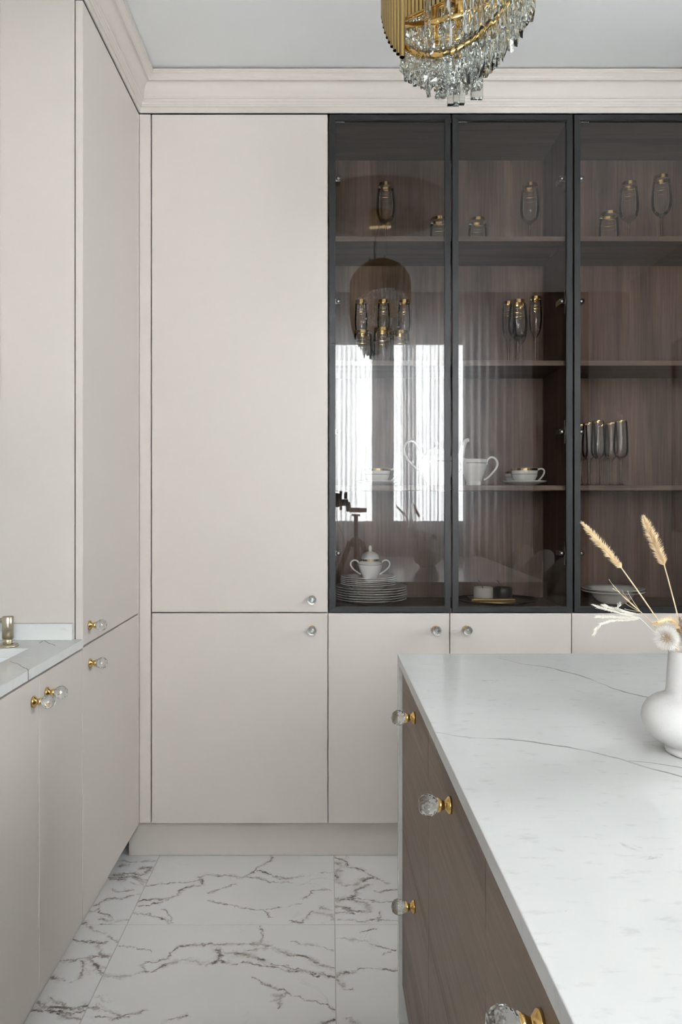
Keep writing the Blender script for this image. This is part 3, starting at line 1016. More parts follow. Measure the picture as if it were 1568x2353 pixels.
sk.add(vs, fs)
thing('kitchen_sink', sk, M['white_sink'], 'white undermount sink bowl set into the quartz worktop', 'sink')

# soap dispenser
sx, sy = -0.802, 1.888
r = root('soap_dispenser', 'brushed champagne metal soap dispenser at the sink', 'soap dispenser', (sx, sy, Z_CTR))
part('base_ring', MB().lathe([(0, 0.0003), (0.0255, 0.0003), (0.0262, 0.0015), (0.0262, 0.0035), (0.024, 0.0055), (0.0, 0.0055)], 36, (sx, sy, Z_CTR)), M['brushed'], r)
part('collar', MB().lathe([(0, 0.0055), (0.0115, 0.0055), (0.0115, 0.021), (0, 0.021)], 30, (sx, sy, Z_CTR)), M['brushed'], r)
part('pump_head', MB().lathe([(0, 0.021), (0.0137, 0.021), (0.0137, 0.0735), (0.0125, 0.0748), (0, 0.0748)], 32, (sx, sy, Z_CTR)), M['brushed'], r)
part('spout', MB().tube([(sx - 0.006, sy, Z_CTR + 0.0665), (sx - 0.035, sy, Z_CTR + 0.0655), (sx - 0.075, sy - 0.004, Z_CTR + 0.062), (sx - 0.088, sy - 0.005, Z_CTR + 0.056)], [0.0052, 0.0050, 0.0048, 0.0046], 12), M['brushed'], r)

# wall cabinet over the sink
r = root('wall_cabinet', 'beige wall cabinet hung over the sink worktop', 'cabinet', (-1.07, 1.2, 1.4946))
part('carcass', MB().box(XLW + 0.003, -0.862 - TH - 0.001, 0.25, Y_T - 0.001, 1.4946, Z_TOP - 0.003), M['carcass'], r)
for a, c in ((0.25, 0.83), (0.832, 1.412), (1.414, Y_T - 0.002)):
    part('door', MB().box(-0.862 - TH, -0.862, a, c, 1.4946, Z_TOP - 0.005, EZ), M['paint'], r)

# ------------------------------------------------------------------ island
IX0, IX1, IYF, IYN = 0.1625, 0.968, 1.801, 0.325
IRZ = 0.0064
XD = IX0 + 0.009          # drawer face plane
isl = root('kitchen_island', 'walnut kitchen island with drawers and crystal knobs', 'island', (IX0, IYF, 0), IRZ)
PT = 0.022
zTop0 = Z_CTR - 0.022
part('carcass', MB().box(XD + TH + 0.002, IX1 - 0.25, IYN + PT + 0.003, IYF - PT - 0.003, 0.09, zTop0 - 0.001), M['walnut_z'], isl)
part('plinth', MB().box(XD + 0.05, IX1 - 0.30, IYN + PT + 0.003, IYF - PT - 0.003, 0.001, 0.089), M['walnut_y'], isl)
ya = IYF - PT - 0.0005
unit = (ya - (IYN + PT)) / 3.0
z_split = CAMZ - 0.772
y_edges = [ya, FPX * XD / (981.5 - VPX) , FPX * XD / (1104.5 - VPX), IYN + PT + 0.0005]
for k in range(3):
    y1, y0 = y_edges[k], y_edges[k + 1]
    ky = [FPX * XD / 195.0, FPX * XD / 273.0, FPX * XD / 469.5][k]
    for (za, zb_, kz) in ((z_split + 0.0008, zTop0 - 0.003, CAMZ - 0.441), (0.092, z_split - 0.0008, CAMZ - 0.823)):
        dd = part('drawer_front', MB().box(XD, XD + TH, y0 + 0.0008, y1 - 0.0008, za, zb_, 0.0006), M['walnut_y'], isl)
        knob(dd, (XD, ky, kz), (-1, 0, 0))
wt = root('island_worktop', 'white quartz waterfall worktop on the walnut island', 'worktop', (IX0, IYF, 0), IRZ)
part('slab', MB().box(IX0, IX1, IYN, IYF, zTop0, Z_CTR, 0.0012), M['quartz_top'], wt)
part('waterfall_panel', MB().box(IX0, IX1, IYF - PT, IYF, 0.001, zTop0 - 0.0002, 0.0010), M['quartz'], wt)
part('waterfall_panel', MB().box(IX0, IX1, IYN, IYN + PT, 0.001, zTop0 - 0.0002, 0.0010), M['quartz'], wt)

# ------------------------------------------------------------------ vase with dried stems
VX, VY = 0.527, 1.09
va = MB()
prof_v = [(0.0, 0.0), (0.036, 0.0), (0.0395, 0.002), (0.0405, 0.006), (0.0395, 0.0115), (0.0385, 0.0125), (0.045, 0.0155), (0.056, 0.021), (0.066, 0.030),
          (0.0712, 0.040), (0.0728, 0.050), (0.0712, 0.060), (0.066, 0.070), (0.057, 0.0775), (0.047, 0.082), (0.0415, 0.0850), (0.0395, 0.0880), (0.0388, 0.094),
          (0.0380, 0.110), (0.0368, 0.130), (0.0358, 0.146), (0.0350, 0.1485), (0.0335, 0.1488), (0.0322, 0.1465), (0.0325, 0.12), (0.0335, 0.09), (0.045, 0.07), (0.045, 0.03), (0.0, 0.02)]
va.lathe(prof_v, 64, (VX, VY, Z_CTR + 0.0003))
thing('ceramic_vase', va, M['vase'], 'speckled white ceramic vase with bulbous base on the island', 'vase')

def px(x, y, dy=0.0):
    return at_y(x, y, VY + dy)

def bez(p0, p1, p2, n=10):
    return [p0 * (1 - t) ** 2 + p1 * 2 * t * (1 - t) + p2 * t * t for t in [i / n for i in range(n + 1)]]

def bristles(mb, path, rad, count, length, spread, rnd, width=0.0005):
    """short pointed hairs leaning along the path"""
    L = len(path) - 1
    vs, fs = [], []
    for _ in range(count):
        u = rnd.random()
        f = u * L
        i = min(int(f), L - 1)
        p = path[i].lerp(path[i + 1], f - i)
        d = (path[i + 1] - path[i]).normalized()
        o = d.orthogonal().normalized()
        a = rnd.random() * 2 * PI
        rv = o * math.cos(a) + d.cross(o) * math.sin(a)
        env = rad(u)
        tip = p + rv * (env * (0.45 + 1.25 * rnd.random() ** 1.5)) + d * length * (0.5 + 0.9 * rnd.random())
        base = p + rv * env * 0.15
        sd = (tip - base).cross(rv.cross(d)).normalized() if rnd.random() < 0.5 else (tip - base).orthogonal().normalized()
        k = len(vs)
        w_ = width * (0.8 + 0.6 * rnd.random())
        vs += [base + sd * w_, base - sd * w_, tip]
        fs.append((k, k + 1, k + 2))
    mb.add(vs, fs)

vase_bottom = Vector((VX, VY, Z_CTR + 0.035))
def mouth(x, y, dy=0.0):
    return px(x, y, dy)

def foxtail(label, tip, base, mth, dy, count=1300, rad=0.0058, dyt=0.0):
    rnd = random.Random(hash(label) % 1000 if False else len(label))
    pt, pb, pm = px(*tip, dy + dyt), px(*base, dy + dyt * 0.5), px(*mth, dy * 0.4)
    foot = vase_bottom + Vector((random.uniform(-.008, .008), random.uniform(-.008, .008), 0))
    r = root('foxtail_grass', label, 'dried grass', foot)
    mid = (pb + pm) / 2 + Vector((0.001, 0, 0.002))
    st = [foot, pm] + bez(pm, mid, pb, 6)[1:]
    part('stem', MB().tube(st, [0.0010] * (len(st) - 1) + [0.0008], 7), M['straw'], r)
    c = (pt + pb) / 2 + (pt - pb).orthogonal().normalized() * 0.001
    path = bez(pb, c, pt, 12)
    hd = MB()
    hd.tube(path, [0.0008 + 0.0013 * math.sin(PI * (0.12 + 0.80 * i / 12)) for i in range(13)], 8)
    env = lambda u: rad * (0.45 + 0.55 * math.sin(PI * min(1, 0.15 + u * 0.85)) ** 0.7) * (1.0 if u < 0.8 else 1 - (u - 0.8) * 1.6)
    bristles(hd, path, env, count, 0.0055, 0.5, rnd)
    h = part('seed_head', hd, M['straw_fluff'], r)
    return r

foxtail('golden foxtail grass head leaning far out over the island', (1341, 1204), (1428, 1304), (1554, 1488), -0.008, rad=0.0056)
foxtail('thicker upright golden foxtail grass head, tallest in the vase', (1481, 1191), (1527, 1298), (1576, 1490), 0.004, rad=0.0068, count=1900)

# arching foxtail
r = root('foxtail_grass', 'drooping curled foxtail grass just above the vase rim', 'dried grass', vase_bottom)
p0 = px(1574, 1492)
path = [px(1574, 1492), px(1570, 1462), px(1562, 1443), px(1553, 1430, -.004), px(1543, 1423, -.006), px(1530, 1424, -.008), px(1517, 1429, -.010), px(1507, 1433, -.012)]
part('stem', MB().tube([vase_bottom, path[0], path[1], path[2], path[3]], 0.0009, 7), M['straw'], r)
hd = MB()
hp = path[2:]
hd.tube(hp, [0.0012, 0.002, 0.0026, 0.0026, 0.0022, 0.0010], 8)
bristles(hd, hp, lambda u: 0.0048 * (1 - 0.35 * u), 900, 0.0045, 0.5, random.Random(5))
part('seed_head', hd, M['straw_fluff'], r)

# thin branching grass
r = root('branching_grass', 'wiry branching straw grass fanning from the vase', 'dried grass', vase_bottom + Vector((0.004, 0, 0)))
node, m0 = px(1472, 1405, -.012), px(1558, 1489, -.004)
stx = MB()
stx.tube([vase_bottom + Vector((0.004, 0, 0)), m0, px(1513, 1446, -.008), node], [0.0009, 0.0008, 0.0007, 0.0006], 6)
part('stem', stx, M['straw'], r)
for (tx, ty, mx, my) in ((1400, 1331, 1420, 1365), (1412, 1347, 1432, 1372), (1408, 1352, 1428, 1362), (1430, 1356, 1440, 1378), (1442, 1357, 1452, 1378), (1438, 1386, 1450, 1396), (1436, 1399, 1452, 1404)):
    e_ = px(tx, ty, -.014 + random.uniform(-.006, .006))
    pts = bez(node, px(mx, my, -.013), e_, 8)
    b = MB().tube(pts, [0.00032] * 7 + [0.0003, 0.00055], 5)
    part('branch', b, M['straw'], r)

# pale plume grass
r = root('plume_grass', 'pale feathery plume grass spreading sideways from the vase', 'dried grass', vase_bottom + Vector((0.0, 0.004, 0)))
nd_ = px(1472, 1421, -.02)
part('stem', MB().tube([vase_bottom + Vector((0, 0.004, 0)), px(1558, 1491, -.005), px(1507, 1455, -.012), nd_], [0.0009, 0.0008, 0.0006, 0.0005], 6), M['cream_fluff'], r)
for pts_ in (((1472, 1421), (1440, 1412), (1400, 1402), (1366, 1391)), ((1468, 1412), (1440, 1406), (1408, 1398), (1387, 1391)), ((1450, 1408), (1430, 1404), (1418, 1398), (1424, 1389)),
             ((1470, 1421), (1440, 1420), (1405, 1417), (1373, 1417)), ((1468, 1423), (1440, 1425), (1403, 1427), (1382, 1434), (1372, 1445), (1366, 1456))):
    pp = [px(x, y, -.02 - 0.004 * i + random.uniform(-.002, .002)) for i, (x, y) in enumerate(pts_)]
    fine = []
    for a_, b_ in zip(pp[:-1], pp[1:]):
        fine += [a_.lerp(b_, t / 4) for t in range(4)]
    fine.append(pp[-1])
    b = MB().tube(fine, 0.0006, 5)
    bristles(b, fine, lambda u: 0.0021 * (0.6 + 0.6 * u) * (1 if u < .9 else .6), 260, 0.005, 0.4, random.Random(len(fine) + pts_[-1][0]), 0.0007)
    part('plume', b, M['cream_fluff'], r)

# downy seed globes
def globe(label, c, stem_to):
    c = Vector(c)
    r = root('seed_globe', label, 'dried flower', stem_to)
    mo = Vector((VX + (c.x - VX) * 0.45, VY + (c.y - VY) * 0.45, Z_CTR + 0.153))
    part('stem', MB().tube([stem_to, mo, c], 0.0009, 6), M['straw'], r)
    rnd = random.Random(int(c.x * 1000))
    core, dn = MB(), MB()
    core.lathe([(0.0, -0.004), (0.003, -0.0025), (0.004, 0), (0.003, 0.0025), (0.0, 0.004)], 12, c)
    def hairs(mb, n, r0, r1, wd):
        vs, fs = [], []
        for i in range(n):
            z = 1 - 2 * (i + 0.5) / n
            a = i * 2.399963 + rnd.uniform(-.15, .15)
            q = math.sqrt(1 - z * z)
            d_ = Vector((q * math.cos(a), q * math.sin(a), z))
            s_ = d_.orthogonal().normalized()
            s_ = Matrix.Rotation(rnd.random() * PI, 3, d_) @ s_
            L_ = r1 * (0.88 + 0.2 * rnd.random())
            k = len(vs)
            vs.extend([c + d_ * r0 + s_ * wd, c + d_ * r0 - s_ * wd, c + d_ * L_ - s_ * wd * 0.5, c + d_ * L_ + s_ * wd * 0.5])
            fs.append((k, k + 1, k + 2, k + 3))
        mb.add(vs, fs)
    hairs(core, 500, 0.003, 0.0115, 0.00018)
    hairs(dn, 1500, 0.0095, 0.0172, 0.00028)
    part('seed_core', core, M['tan_fluff'], r)
    part('seed_down', dn, M['white_fluff'], r)
globe('white downy seed globe resting on the vase rim', px(1532, 1466, -.030), vase_bottom + Vector((-0.004, -0.004, 0)))
globe('white downy seed globe on the far side of the vase mouth', (VX + 0.036, VY + 0.012, Z_CTR + 0.168), vase_bottom + Vector((0.008, 0.002, 0)))

# mauve sprigs
r = root('dried_sprig', 'dark mauve twiggy sprig upright in the vase mouth', 'dried flower', vase_bottom + Vector((0.01, 0.006, 0)))
for k in range(5):
    top = px(1562 + 5 * k, 1418 + 7 * (k % 3), 0.004 * (k - 2))
    sp = bez(vase_bottom + Vector((0.01, 0.006, 0)), px(1570 + 3 * k, 1480), top, 8)
    b = MB().tube(sp, 0.0005, 5)
    bristles(b, sp[4:], lambda u: 0.0028, 60, 0.004, 0.5, random.Random(k), 0.0005)
    part('twig', b, M['sprig'], r)
# slender stalk leaning the other way (seen in the reflection)
e_ = Vector((VX + 0.085, VY - 0.01, Z_CTR + 0.262))
thing('grass_stalk', MB().tube(bez(vase_bottom + Vector((0.012, 0, 0)), Vector((VX + 0.03, VY, Z_CTR + 0.15)), e_, 10), 0.0007, 6), M['straw'],
      'bare straw stalk leaning out towards the stools', 'dried grass')

# ------------------------------------------------------------------ glassware
def band_pts(prof_pts, z0, z1, off=0.0005):
    """piece of a bowl profile between two heights, pushed out a hair"""
    out = []
    N = 5
    for i in range(N + 1):
        z = z0 + (z1 - z0) * i / N
        for (ra, za), (rb, zb2) in zip(prof_pts[:-1], prof_pts[1:]):
            if za <= z <= zb2 or abs(za - z) < 1e-9:
                t = 0 if zb2 == za else (z - za) / (zb2 - za)
                out.append((ra + (rb - ra) * t + off, z))
                break
    return out

WINE = dict(h=0.235, stem=0.0855, bowl=[(0.004, 0.0855), (0.010, 0.094), (0.020, 0.103), (0.029, 0.115), (0.0335, 0.130), (0.0345, 0.148), (0.0335, 0.170), (0.031, 0.195), (0.028, 0.220), (0.0258, 0.235)],
            bands=[(0.222, 0.2345), (0.1975, 0.1995), (0.183, 0.1838)], foot=0.034)
FLUTE = dict(h=0.25, stem=0.098, bowl=[(0.004, 0.098), (0.008, 0.108), (0.015, 0.120), (0.0205, 0.138), (0.0232, 0.158), (0.0235, 0.180), (0.0222, 0.210), (0.0205, 0.235), (0.0195, 0.25)],
             bands=[(0.238, 0.2495), (0.212, 0.2140), (0.204, 0.2050)], foot=0.030)
PLAIN = dict(h=0.231, stem=0.090, bowl=[(0.0045, 0.090), (0.011, 0.099), (0.020, 0.108), (0.0245, 0.118), (0.0252, 0.135), (0.0245, 0.165), (0.0225, 0.205), (0.0206, 0.231)],
             bands=[(0.2285, 0.2308)], foot=0.031)
def stem_mesh(sp):
    b = MB()
    f = sp['foot']
    prof_ = [(0.0, 0.0), (f, 0.0), (f, 0.0012), (f * 0.5, 0.0035), (0.007, 0.007), (0.0042, 0.014), (0.0036, 0.03), (0.0036, sp['stem'] - 0.012), (0.0048, sp['stem'] - 0.004), (0.004, sp['stem'])] + sp['bowl'][1:]
    b.lathe(prof_, 36)
    return [b.mesh('glass_body', M['wine'])] + [MB().lathe(band_pts(sp['bowl'], z0, z1), 36).mesh('gold_band', M['gold_band']) for z0, z1 in sp['bands']]
TUMB = [(0.0, 0.0), (0.024, 0.0), (0.030, 0.006), (0.0345, 0.025), (0.0355, 0.045), (0.0345, 0.070), (0.032, 0.100), (0.0298, 0.120)]
def tumbler_mesh():
    b = MB().lathe(TUMB, 36)
    return [b.mesh('glass_body', M['wine'])] + [MB().lathe(band_pts(TUMB[2:], z0, z1), 36).mesh('gold_band', M['gold_band'])
                                                for z0, z1 in ((0.1085, 0.1195), (0.083, 0.085), (0.0705, 0.0712))]
ME_W, ME_F, ME_P, ME_T = stem_mesh(WINE), stem_mesh(FLUTE), stem_mesh(PLAIN), tumbler_mesh()
def glass(kind, meshes, pxx, s, zshelf, label, group=None):
    y = FPX / s
    x = (pxx - VPX) / s
    z = zshelf + 0.0003
    r = root(kind, label, 'glass', (x, y, z), group=group)
    mw = Matrix.Translation((x, y, z))
    inst('glass_body', meshes[0], r, mw)
    for g in meshes[1:]:
        inst('gold_band', g, r, mw)
ZS = [z + SH_T for z in SHELF_Z]
# top shelf
glass('wine_glass', ME_W, 887, 634, ZS[2], 'gold-banded wine glass on the top shelf where the ceiling rose is mirrored')
glass('tumbler', ME_T, 1010, 628, ZS[2], 'gold-banded tumbler on the top shelf close to the first door frame')
glass('tumbler', ME_T, 1098, 626, ZS[2], 'gold-banded tumbler on the top shelf behind the middle glass door')
glass('wine_glass', ME_W, 1218, 633, ZS[2], 'gold-banded wine glass on the top shelf behind the middle glass door')
glass('tumbler', ME_T, 1400, 640, ZS[2], 'gold-banded tumbler on the top shelf of the second display cabinet')
for x_, s_ in ((1446, 636), (1521, 649)):
    glass('wine_glass', ME_W, x_, s_, ZS[2], 'gold-banded wine glass on the top shelf of the second display cabinet', 'wine glasses in the second display cabinet')
# second shelf
for x_, s_ in ((830, 627), (882, 628), (929, 627)):
    glass('champagne_flute', ME_F, x_, s_, ZS[1], 'gold-banded champagne flute lined up where the chandelier is mirrored', 'flutes behind the first glass door')
for x_, s_ in ((834, 645), (880, 655), (921, 644)):
    glass('tumbler', ME_T, x_, s_, ZS[1], 'gold-banded tumbler standing in front of the row of flutes', 'tumblers behind the first glass door')
glass('wine_glass', ME_W, 1190.5, 640, ZS[1], 'gold-banded wine glass standing among the flutes, middle glass door')
for x_, s_ in ((1169, 622), (1198, 612), (1231, 638)):
    glass('champagne_flute', ME_F, x_, s_, ZS[1], 'gold-banded champagne flute beside a wine glass, middle glass door', 'flutes behind the middle glass door')
# third shelf, single cabinet
for x_, s_ in ((1375, 645), (1427.5, 645), (1354, 627), (1405, 627), (1336, 611), (1385, 611)):
    glass('champagne_flute', ME_P, x_, s_, ZS[0], 'plain flute with thin gilt rim, clustered on the cup shelf', 'plain flutes in the second display cabinet')

# ------------------------------------------------------------------ porcelain
def ring_band(prof_, z0, z1):
    return band_pts(prof_, z0, z1, 0.0004)

def handle_pts(pts):
    P = [Vector(p) for p in pts]
    out = []
    n_ = len(P)
    for i in range(n_ - 1):
        p0_, p1_, p2_, p3_ = P[max(i - 1, 0)], P[i], P[i + 1], P[min(i + 2, n_ - 1)]
        for t in [k / 5 for k in range(5)]:
            out.append(0.5 * ((2 * p1_) + (p2_ - p0_) * t + (2 * p0_ - 5 * p1_ + 4 * p2_ - p3_) * t * t + (3 * p1_ - p0_ - 3 * p2_ + p3_) * t ** 3))
    out.append(P[-1])
    return out

CUP = [(0.0, 0.004), (0.022, 0.004), (0.024, 0.0), (0.0265, 0.001), (0.0275, 0.004), (0.036, 0.012), (0.0425, 0.024), (0.0460, 0.040), (0.0478, 0.056)]
CUP_IN = [(0.0465, 0.056), (0.0445, 0.040), (0.040, 0.022), (0.030, 0.010), (0.0, 0.007)]
SAUCER = [(0.0, 0.002), (0.030, 0.002), (0.032, 0.0), (0.036, 0.001), (0.050, 0.006), (0.068, 0.0115), (0.079, 0.016), (0.0785, 0.0175), (0.066, 0.0135), (0.05, 0.008), (0.03, 0.0055), (0.0, 0.0055)]
def cup(label, slabel, pxx, s):
    y, x = FPX / s, (pxx - VPX) / s
    z2 = z = ZS[0] + 0.0003
    if slabel:
        r = root('saucer', slabel, 'saucer', (x, y, z))
        part('dish', MB().lathe(SAUCER, 48, (x, y, z)), M['porcelain'], r)
        z2 = z + 0.006
    r = root('teacup', label, 'cup', (x, y, z2))
    part('bowl', MB().lathe(CUP + CUP_IN, 48, (x, y, z2)), M['porcelain'], r)
    hp = handle_pts([(x + 0.0455, y, z2 + 0.047), (x + 0.052, y, z2 + 0.053), (x + 0.064, y, z2 + 0.054), (x + 0.071, y, z2 + 0.046), (x + 0.068, y, z2 + 0.034), (x + 0.058, y, z2 + 0.020), (x + 0.047, y, z2 + 0.010), (x + 0.040, y, z2 + 0.007)])
    part('handle', MB().tube(hp, 0.0032, 8), M['porcelain'], r)
    part('gilt_rim', MB().lathe(ring_band(CUP[4:], 0.047, 0.0555), 48, (x, y, z2)), M['gold_band'], r)
    part('dark_line', MB().lathe(ring_band(CUP[4:], 0.0335, 0.0350), 48, (x, y, z2)), M['dark_band'], r)
cup('white gilt-rimmed teacup with dark line, next to the milk jug', 'white saucer under the teacup beside the milk jug', 1205.5, 645)
cup('white gilt-rimmed teacup half hidden behind another teacup', None, 1190, 615)
cup('white gilt-rimmed teacup washed out by the window mirrored in the glass', 'white saucer under the teacup left of the teapot', 868, 640)

# milk jug
s_, pxx = 650, 1089
x, y, z = (pxx - VPX) / s_, FPX / s_, ZS[0] + 0.0003
r = root('milk_jug', 'white porcelain milk jug with tall looped handle', 'jug', (x, y, z))
JUG = [(0.0, 0.003), (0.024, 0.003), (0.026, 0.0), (0.028, 0.002), (0.0265, 0.010), (0.0285, 0.018), (0.037, 0.040), (0.0435, 0.060), (0.0460, 0.074), (0.0450, 0.086), (0.0465, 0.0925)]
b = MB().lathe(JUG + [(0.0448, 0.0925), (0.0435, 0.086), (0.044, 0.074), (0.035, 0.040), (0.0, 0.015)], 48)
vs = []
for (vx, vy, vz) in b.v:                       # pull a pouring lip out of the rim on the left
    if vz > 0.07 and vx < 0:
        k = (vz - 0.07) / 0.0225 * max(0, (-vx / 0.046)) ** 6
        vx -= 0.016 * k
        vz += 0.010 * k
    vs.append((vx + x, vy + y, vz + z))
b.v = vs
part('body', b, M['porcelain'], r)
part('dark_line', MB().lathe(ring_band(JUG[4:], 0.0775, 0.0795), 48, (x, y, z)), M['dark_band'], r)
hp = handle_pts([(x + 0.0475, y, z + 0.074), (x + 0.045, y, z + 0.080), (x + 0.050, y, z + 0.092), (x + 0.062, y, z + 0.1005), (x + 0.076, y, z + 0.0955), (x + 0.084, y, z + 0.080), (x + 0.080, y, z + 0.062), (x + 0.066, y, z + 0.044), (x + 0.050, y, z + 0.028), (x + 0.036, y, z + 0.020)])
part('handle', MB().tube(hp, [0.004 - 0.0012 * abs(i / len(hp) - 0.5) for i in range(len(hp))], 8), M['porcelain'], r)

# teapot
s_, pxx = 618, 1004
x, y, z = (pxx - VPX) / s_, FPX / s_, ZS[0] + 0.0003
r = root('teapot', 'white porcelain teapot with looped handle, partly behind the door frames', 'teapot', (x, y, z))
POT = [(0.0, 0.004), (0.034, 0.004), (0.036, 0.0), (0.038, 0.002), (0.036, 0.012), (0.044, 0.020), (0.062, 0.045), (0.070, 0.070), (0.068, 0.092), (0.056, 0.110), (0.044, 0.118)]
part('body', MB().lathe(POT, 48, (x, y, z)), M['porcelain'], r)
part('dark_line', MB().lathe(ring_band(POT[4:], 0.090, 0.092), 48, (x, y, z)), M['dark_band'], r)
part('lid', MB().lathe([(0.0455, 0.118), (0.044, 0.122), (0.034, 0.134), (0.018, 0.142), (0.006, 0.145), (0.005, 0.150), (0.009, 0.157), (0.007, 0.164), (0.0, 0.167)], 40, (x, y, z)), M['porcelain'], r)
hp = handle_pts([(x - 0.064, y, z + 0.128), (x - 0.066, y, z + 0.140), (x - 0.078, y, z + 0.160), (x - 0.096, y, z + 0.168), (x - 0.114, y, z + 0.158), (x - 0.121, y, z + 0.136), (x - 0.114, y, z + 0.112), (x - 0.096, y, z + 0.086), (x - 0.066, y, z + 0.060)])
hp = [(x - 0.052, y, z + 0.104), (x - 0.061, y, z + 0.116)] + hp
part('handle', MB().tube(hp, 0.0045, 8), M['porcelain'], r)
sp_ = handle_pts([(x + 0.056, y, z + 0.050), (x + 0.078, y, z + 0.070), (x + 0.090, y, z + 0.105), (x + 0.098, y, z + 0.145), (x + 0.108, y, z + 0.168), (x + 0.120, y, z + 0.172)])
part('spout', MB().tube(sp_, [0.016 - 0.009 * (i / len(sp_)) for i in range(len(sp_))], 12), M['porcelain'], r)

# plates under the teaware
Z0 = 0.859
def plate_prof(r_, h_):
    return [(0.0, 0.002), (r_ * 0.54, 0.002), (r_ * 0.56, 0.0), (r_ * 0.60, 0.0012), (r_ * 0.70, h_ * 0.45), (r_ * 0.97, h_), (r_, h_ + 0.0008), (r_ * 0.99, h_ + 0.0022), (r_ * 0.71, h_ * 0.45 + 0.0024), (r_ * 0.58, 0.0036), (0.0, 0.0036)]
s_ = 645
x, y = (855 - VPX) / s_, 2.752
zz = Z0 + 0.0004
bigp = MB().lathe(plate_prof(0.131, 0.016), 64).mesh('dinner_plate', M['porcelain'])
for k in range(6):
    o = inst('dinner_plate', bigp, None, Matrix.Translation((x + random.uniform(-.001, .001), y + random.uniform(-.001, .001), zz)))
    tag(o, 'large white dinner plate in the lower stack below the sugar bowl', 'plate', 'stacked dinner plates')
    zz += 0.0086
x2 = (849 - VPX) / s_
zz -= 0.0040
bowlp = MB().lathe([(0.0, 0.002), (0.046, 0.002), (0.048, 0.0), (0.051, 0.0012), (0.070, 0.012), (0.080, 0.018), (0.1015, 0.0205), (0.103, 0.0215), (0.101, 0.023), (0.079, 0.0205), (0.068, 0.0145), (0.0, 0.0046)], 56).mesh('soup_plate', M['porcelain'])
for k in range(5):
    o = inst('soup_plate', bowlp, None, Matrix.Translation((x2, y, zz)))
    tag(o, 'smaller white soup plate in the upper stack below the sugar bowl', 'plate', 'stacked soup plates below the sugar bowl')
    zz += 0.0066
zz -= 0.0015
# sugar bowl on top
x3 = (853 - VPX) / s_
y3 = y
r = root('sugar_bowl', 'white porcelain sugar bowl with lid and two curled handles', 'sugar bowl', (x3, y3, zz))
SUG = [(0.0, 0.003), (0.022, 0.003), (0.024, 0.0), (0.0255, 0.002), (0.0245, 0.007), (0.028, 0.014), (0.038, 0.032), (0.0440, 0.050), (0.0445, 0.060), (0.042, 0.067), (0.0335, 0.070), (0.0335, 0.079)]
part('body', MB().lathe(SUG, 48, (x3, y3, zz)), M['porcelain'], r)
part('dark_line', MB().lathe(ring_band(SUG[4:], 0.0585, 0.0600), 48, (x3, y3, zz)), M['dark_band'], r)
part('lid', MB().lathe([(0.0335, 0.0795), (0.0335, 0.083), (0.030, 0.093), (0.022, 0.101), (0.008, 0.106), (0.0045, 0.109), (0.0065, 0.112), (0.0065, 0.119), (0.0045, 0.1255), (0.0, 0.1275)], 40, (x3, y3, zz)), M['porcelain'], r)
part('gilt_rim', MB().lathe([(0.0340, 0.071), (0.0340, 0.0785)], 40, (x3, y3, zz)), M['gold_band'], r)
for sg in (-1, 1):
    hp = handle_pts([(x3 + sg * 0.0425, y3, zz + 0.056), (x3 + sg * 0.042, y3, zz + 0.064), (x3 + sg * 0.049, y3, zz + 0.072), (x3 + sg * 0.060, y3, zz + 0.0735), (x3 + sg * 0.0695, y3, zz + 0.066), (x3 + sg * 0.0705, y3, zz + 0.055), (x3 + sg * 0.062, y3, zz + 0.042), (x3 + sg * 0.048, y3, zz + 0.031), (x3 + sg * 0.034, y3, zz + 0.022)])
    part('handle', MB().tube(hp, 0.0030, 8), M['porcelain'], r)

# soup plates in the single cabinet
s_ = 640
x, y = (1413 - VPX) / s_, 2.735
zz = Z0 + 0.0004
soup = MB().lathe([(0.0, 0.003), (0.041, 0.003), (0.043, 0.0), (0.046, 0.0015), (0.058, 0.010), (0.070, 0.026), (0.076, 0.0365), (0.108, 0.0425), (0.110, 0.0435), (0.108, 0.0455), (0.075, 0.0395), (0.066, 0.026), (0.050, 0.010), (0.0, 0.007)], 64).mesh('soup_plate', M['porcelain'])
for k in range(2):
    o = inst('soup_plate', soup, None, Matrix.Translation((x, y, zz)))
    tag(o, 'deep white soup plate stacked behind the dried grasses', 'plate', 'deep soup plates in the second display cabinet')
    zz += 0.0105

# tray with salt pots
s_ = 645
x, y = (1148 - VPX) / s_, 2.742
r = root('serving_tray', 'dark glossy oval tray carrying two stone pots', 'tray', (x, y, Z0))
b = MB()
tp = [(0.0, 0.0006), (0.70, 0.0006), (0.74, 0.0), (0.80, 0.003), (1.0, 0.013), (0.995, 0.0155), (0.78, 0.0065), (0.70, 0.0042), (0.0, 0.0042)]
seg = 72
vs, fs = [], []
for i in range(seg):
    a = 2 * PI * i / seg
    for q, h_ in tp:
        vs.append((x + q * 0.150 * math.cos(a), y + q * 0.118 * math.sin(a), Z0 + 0.0004 + h_))
n = len(tp)
for i in range(seg):
    j = (i + 1) % seg
    for k in range(n - 1):
        fs.append((i * n + k, j * n + k, j * n + k + 1, i * n + k + 1))
b.add(vs, fs, True)
part('dish', b, M['tray'], r)
vs, fs = [], []
for i in range(seg):
    a = 2 * PI * i / seg
    for q, h_ in ((1.0, 0.0130), (1.004, 0.0145), (0.998, 0.0160), (0.99, 0.0155)):
        vs.append((x + q * 0.150 * math.cos(a), y + q * 0.118 * math.sin(a), Z0 + 0.0004 + h_))
for i in range(seg):
    j = (i + 1) % seg
    for k in range(3):
        fs.append((i * 4 + k, j * 4 + k, j * 4 + k + 1, i * 4 + k + 1))
part('gilt_edge', MB().add(vs, fs, True), M['gold_band'], r)
zt_ = Z0 + 0.005
st = MB().box((1084 - VPX) / s_, (1186 - VPX) / s_, y - 0.042, y + 0.042, zt_ + 0.0003, zt_ + 0.014, 0.003)
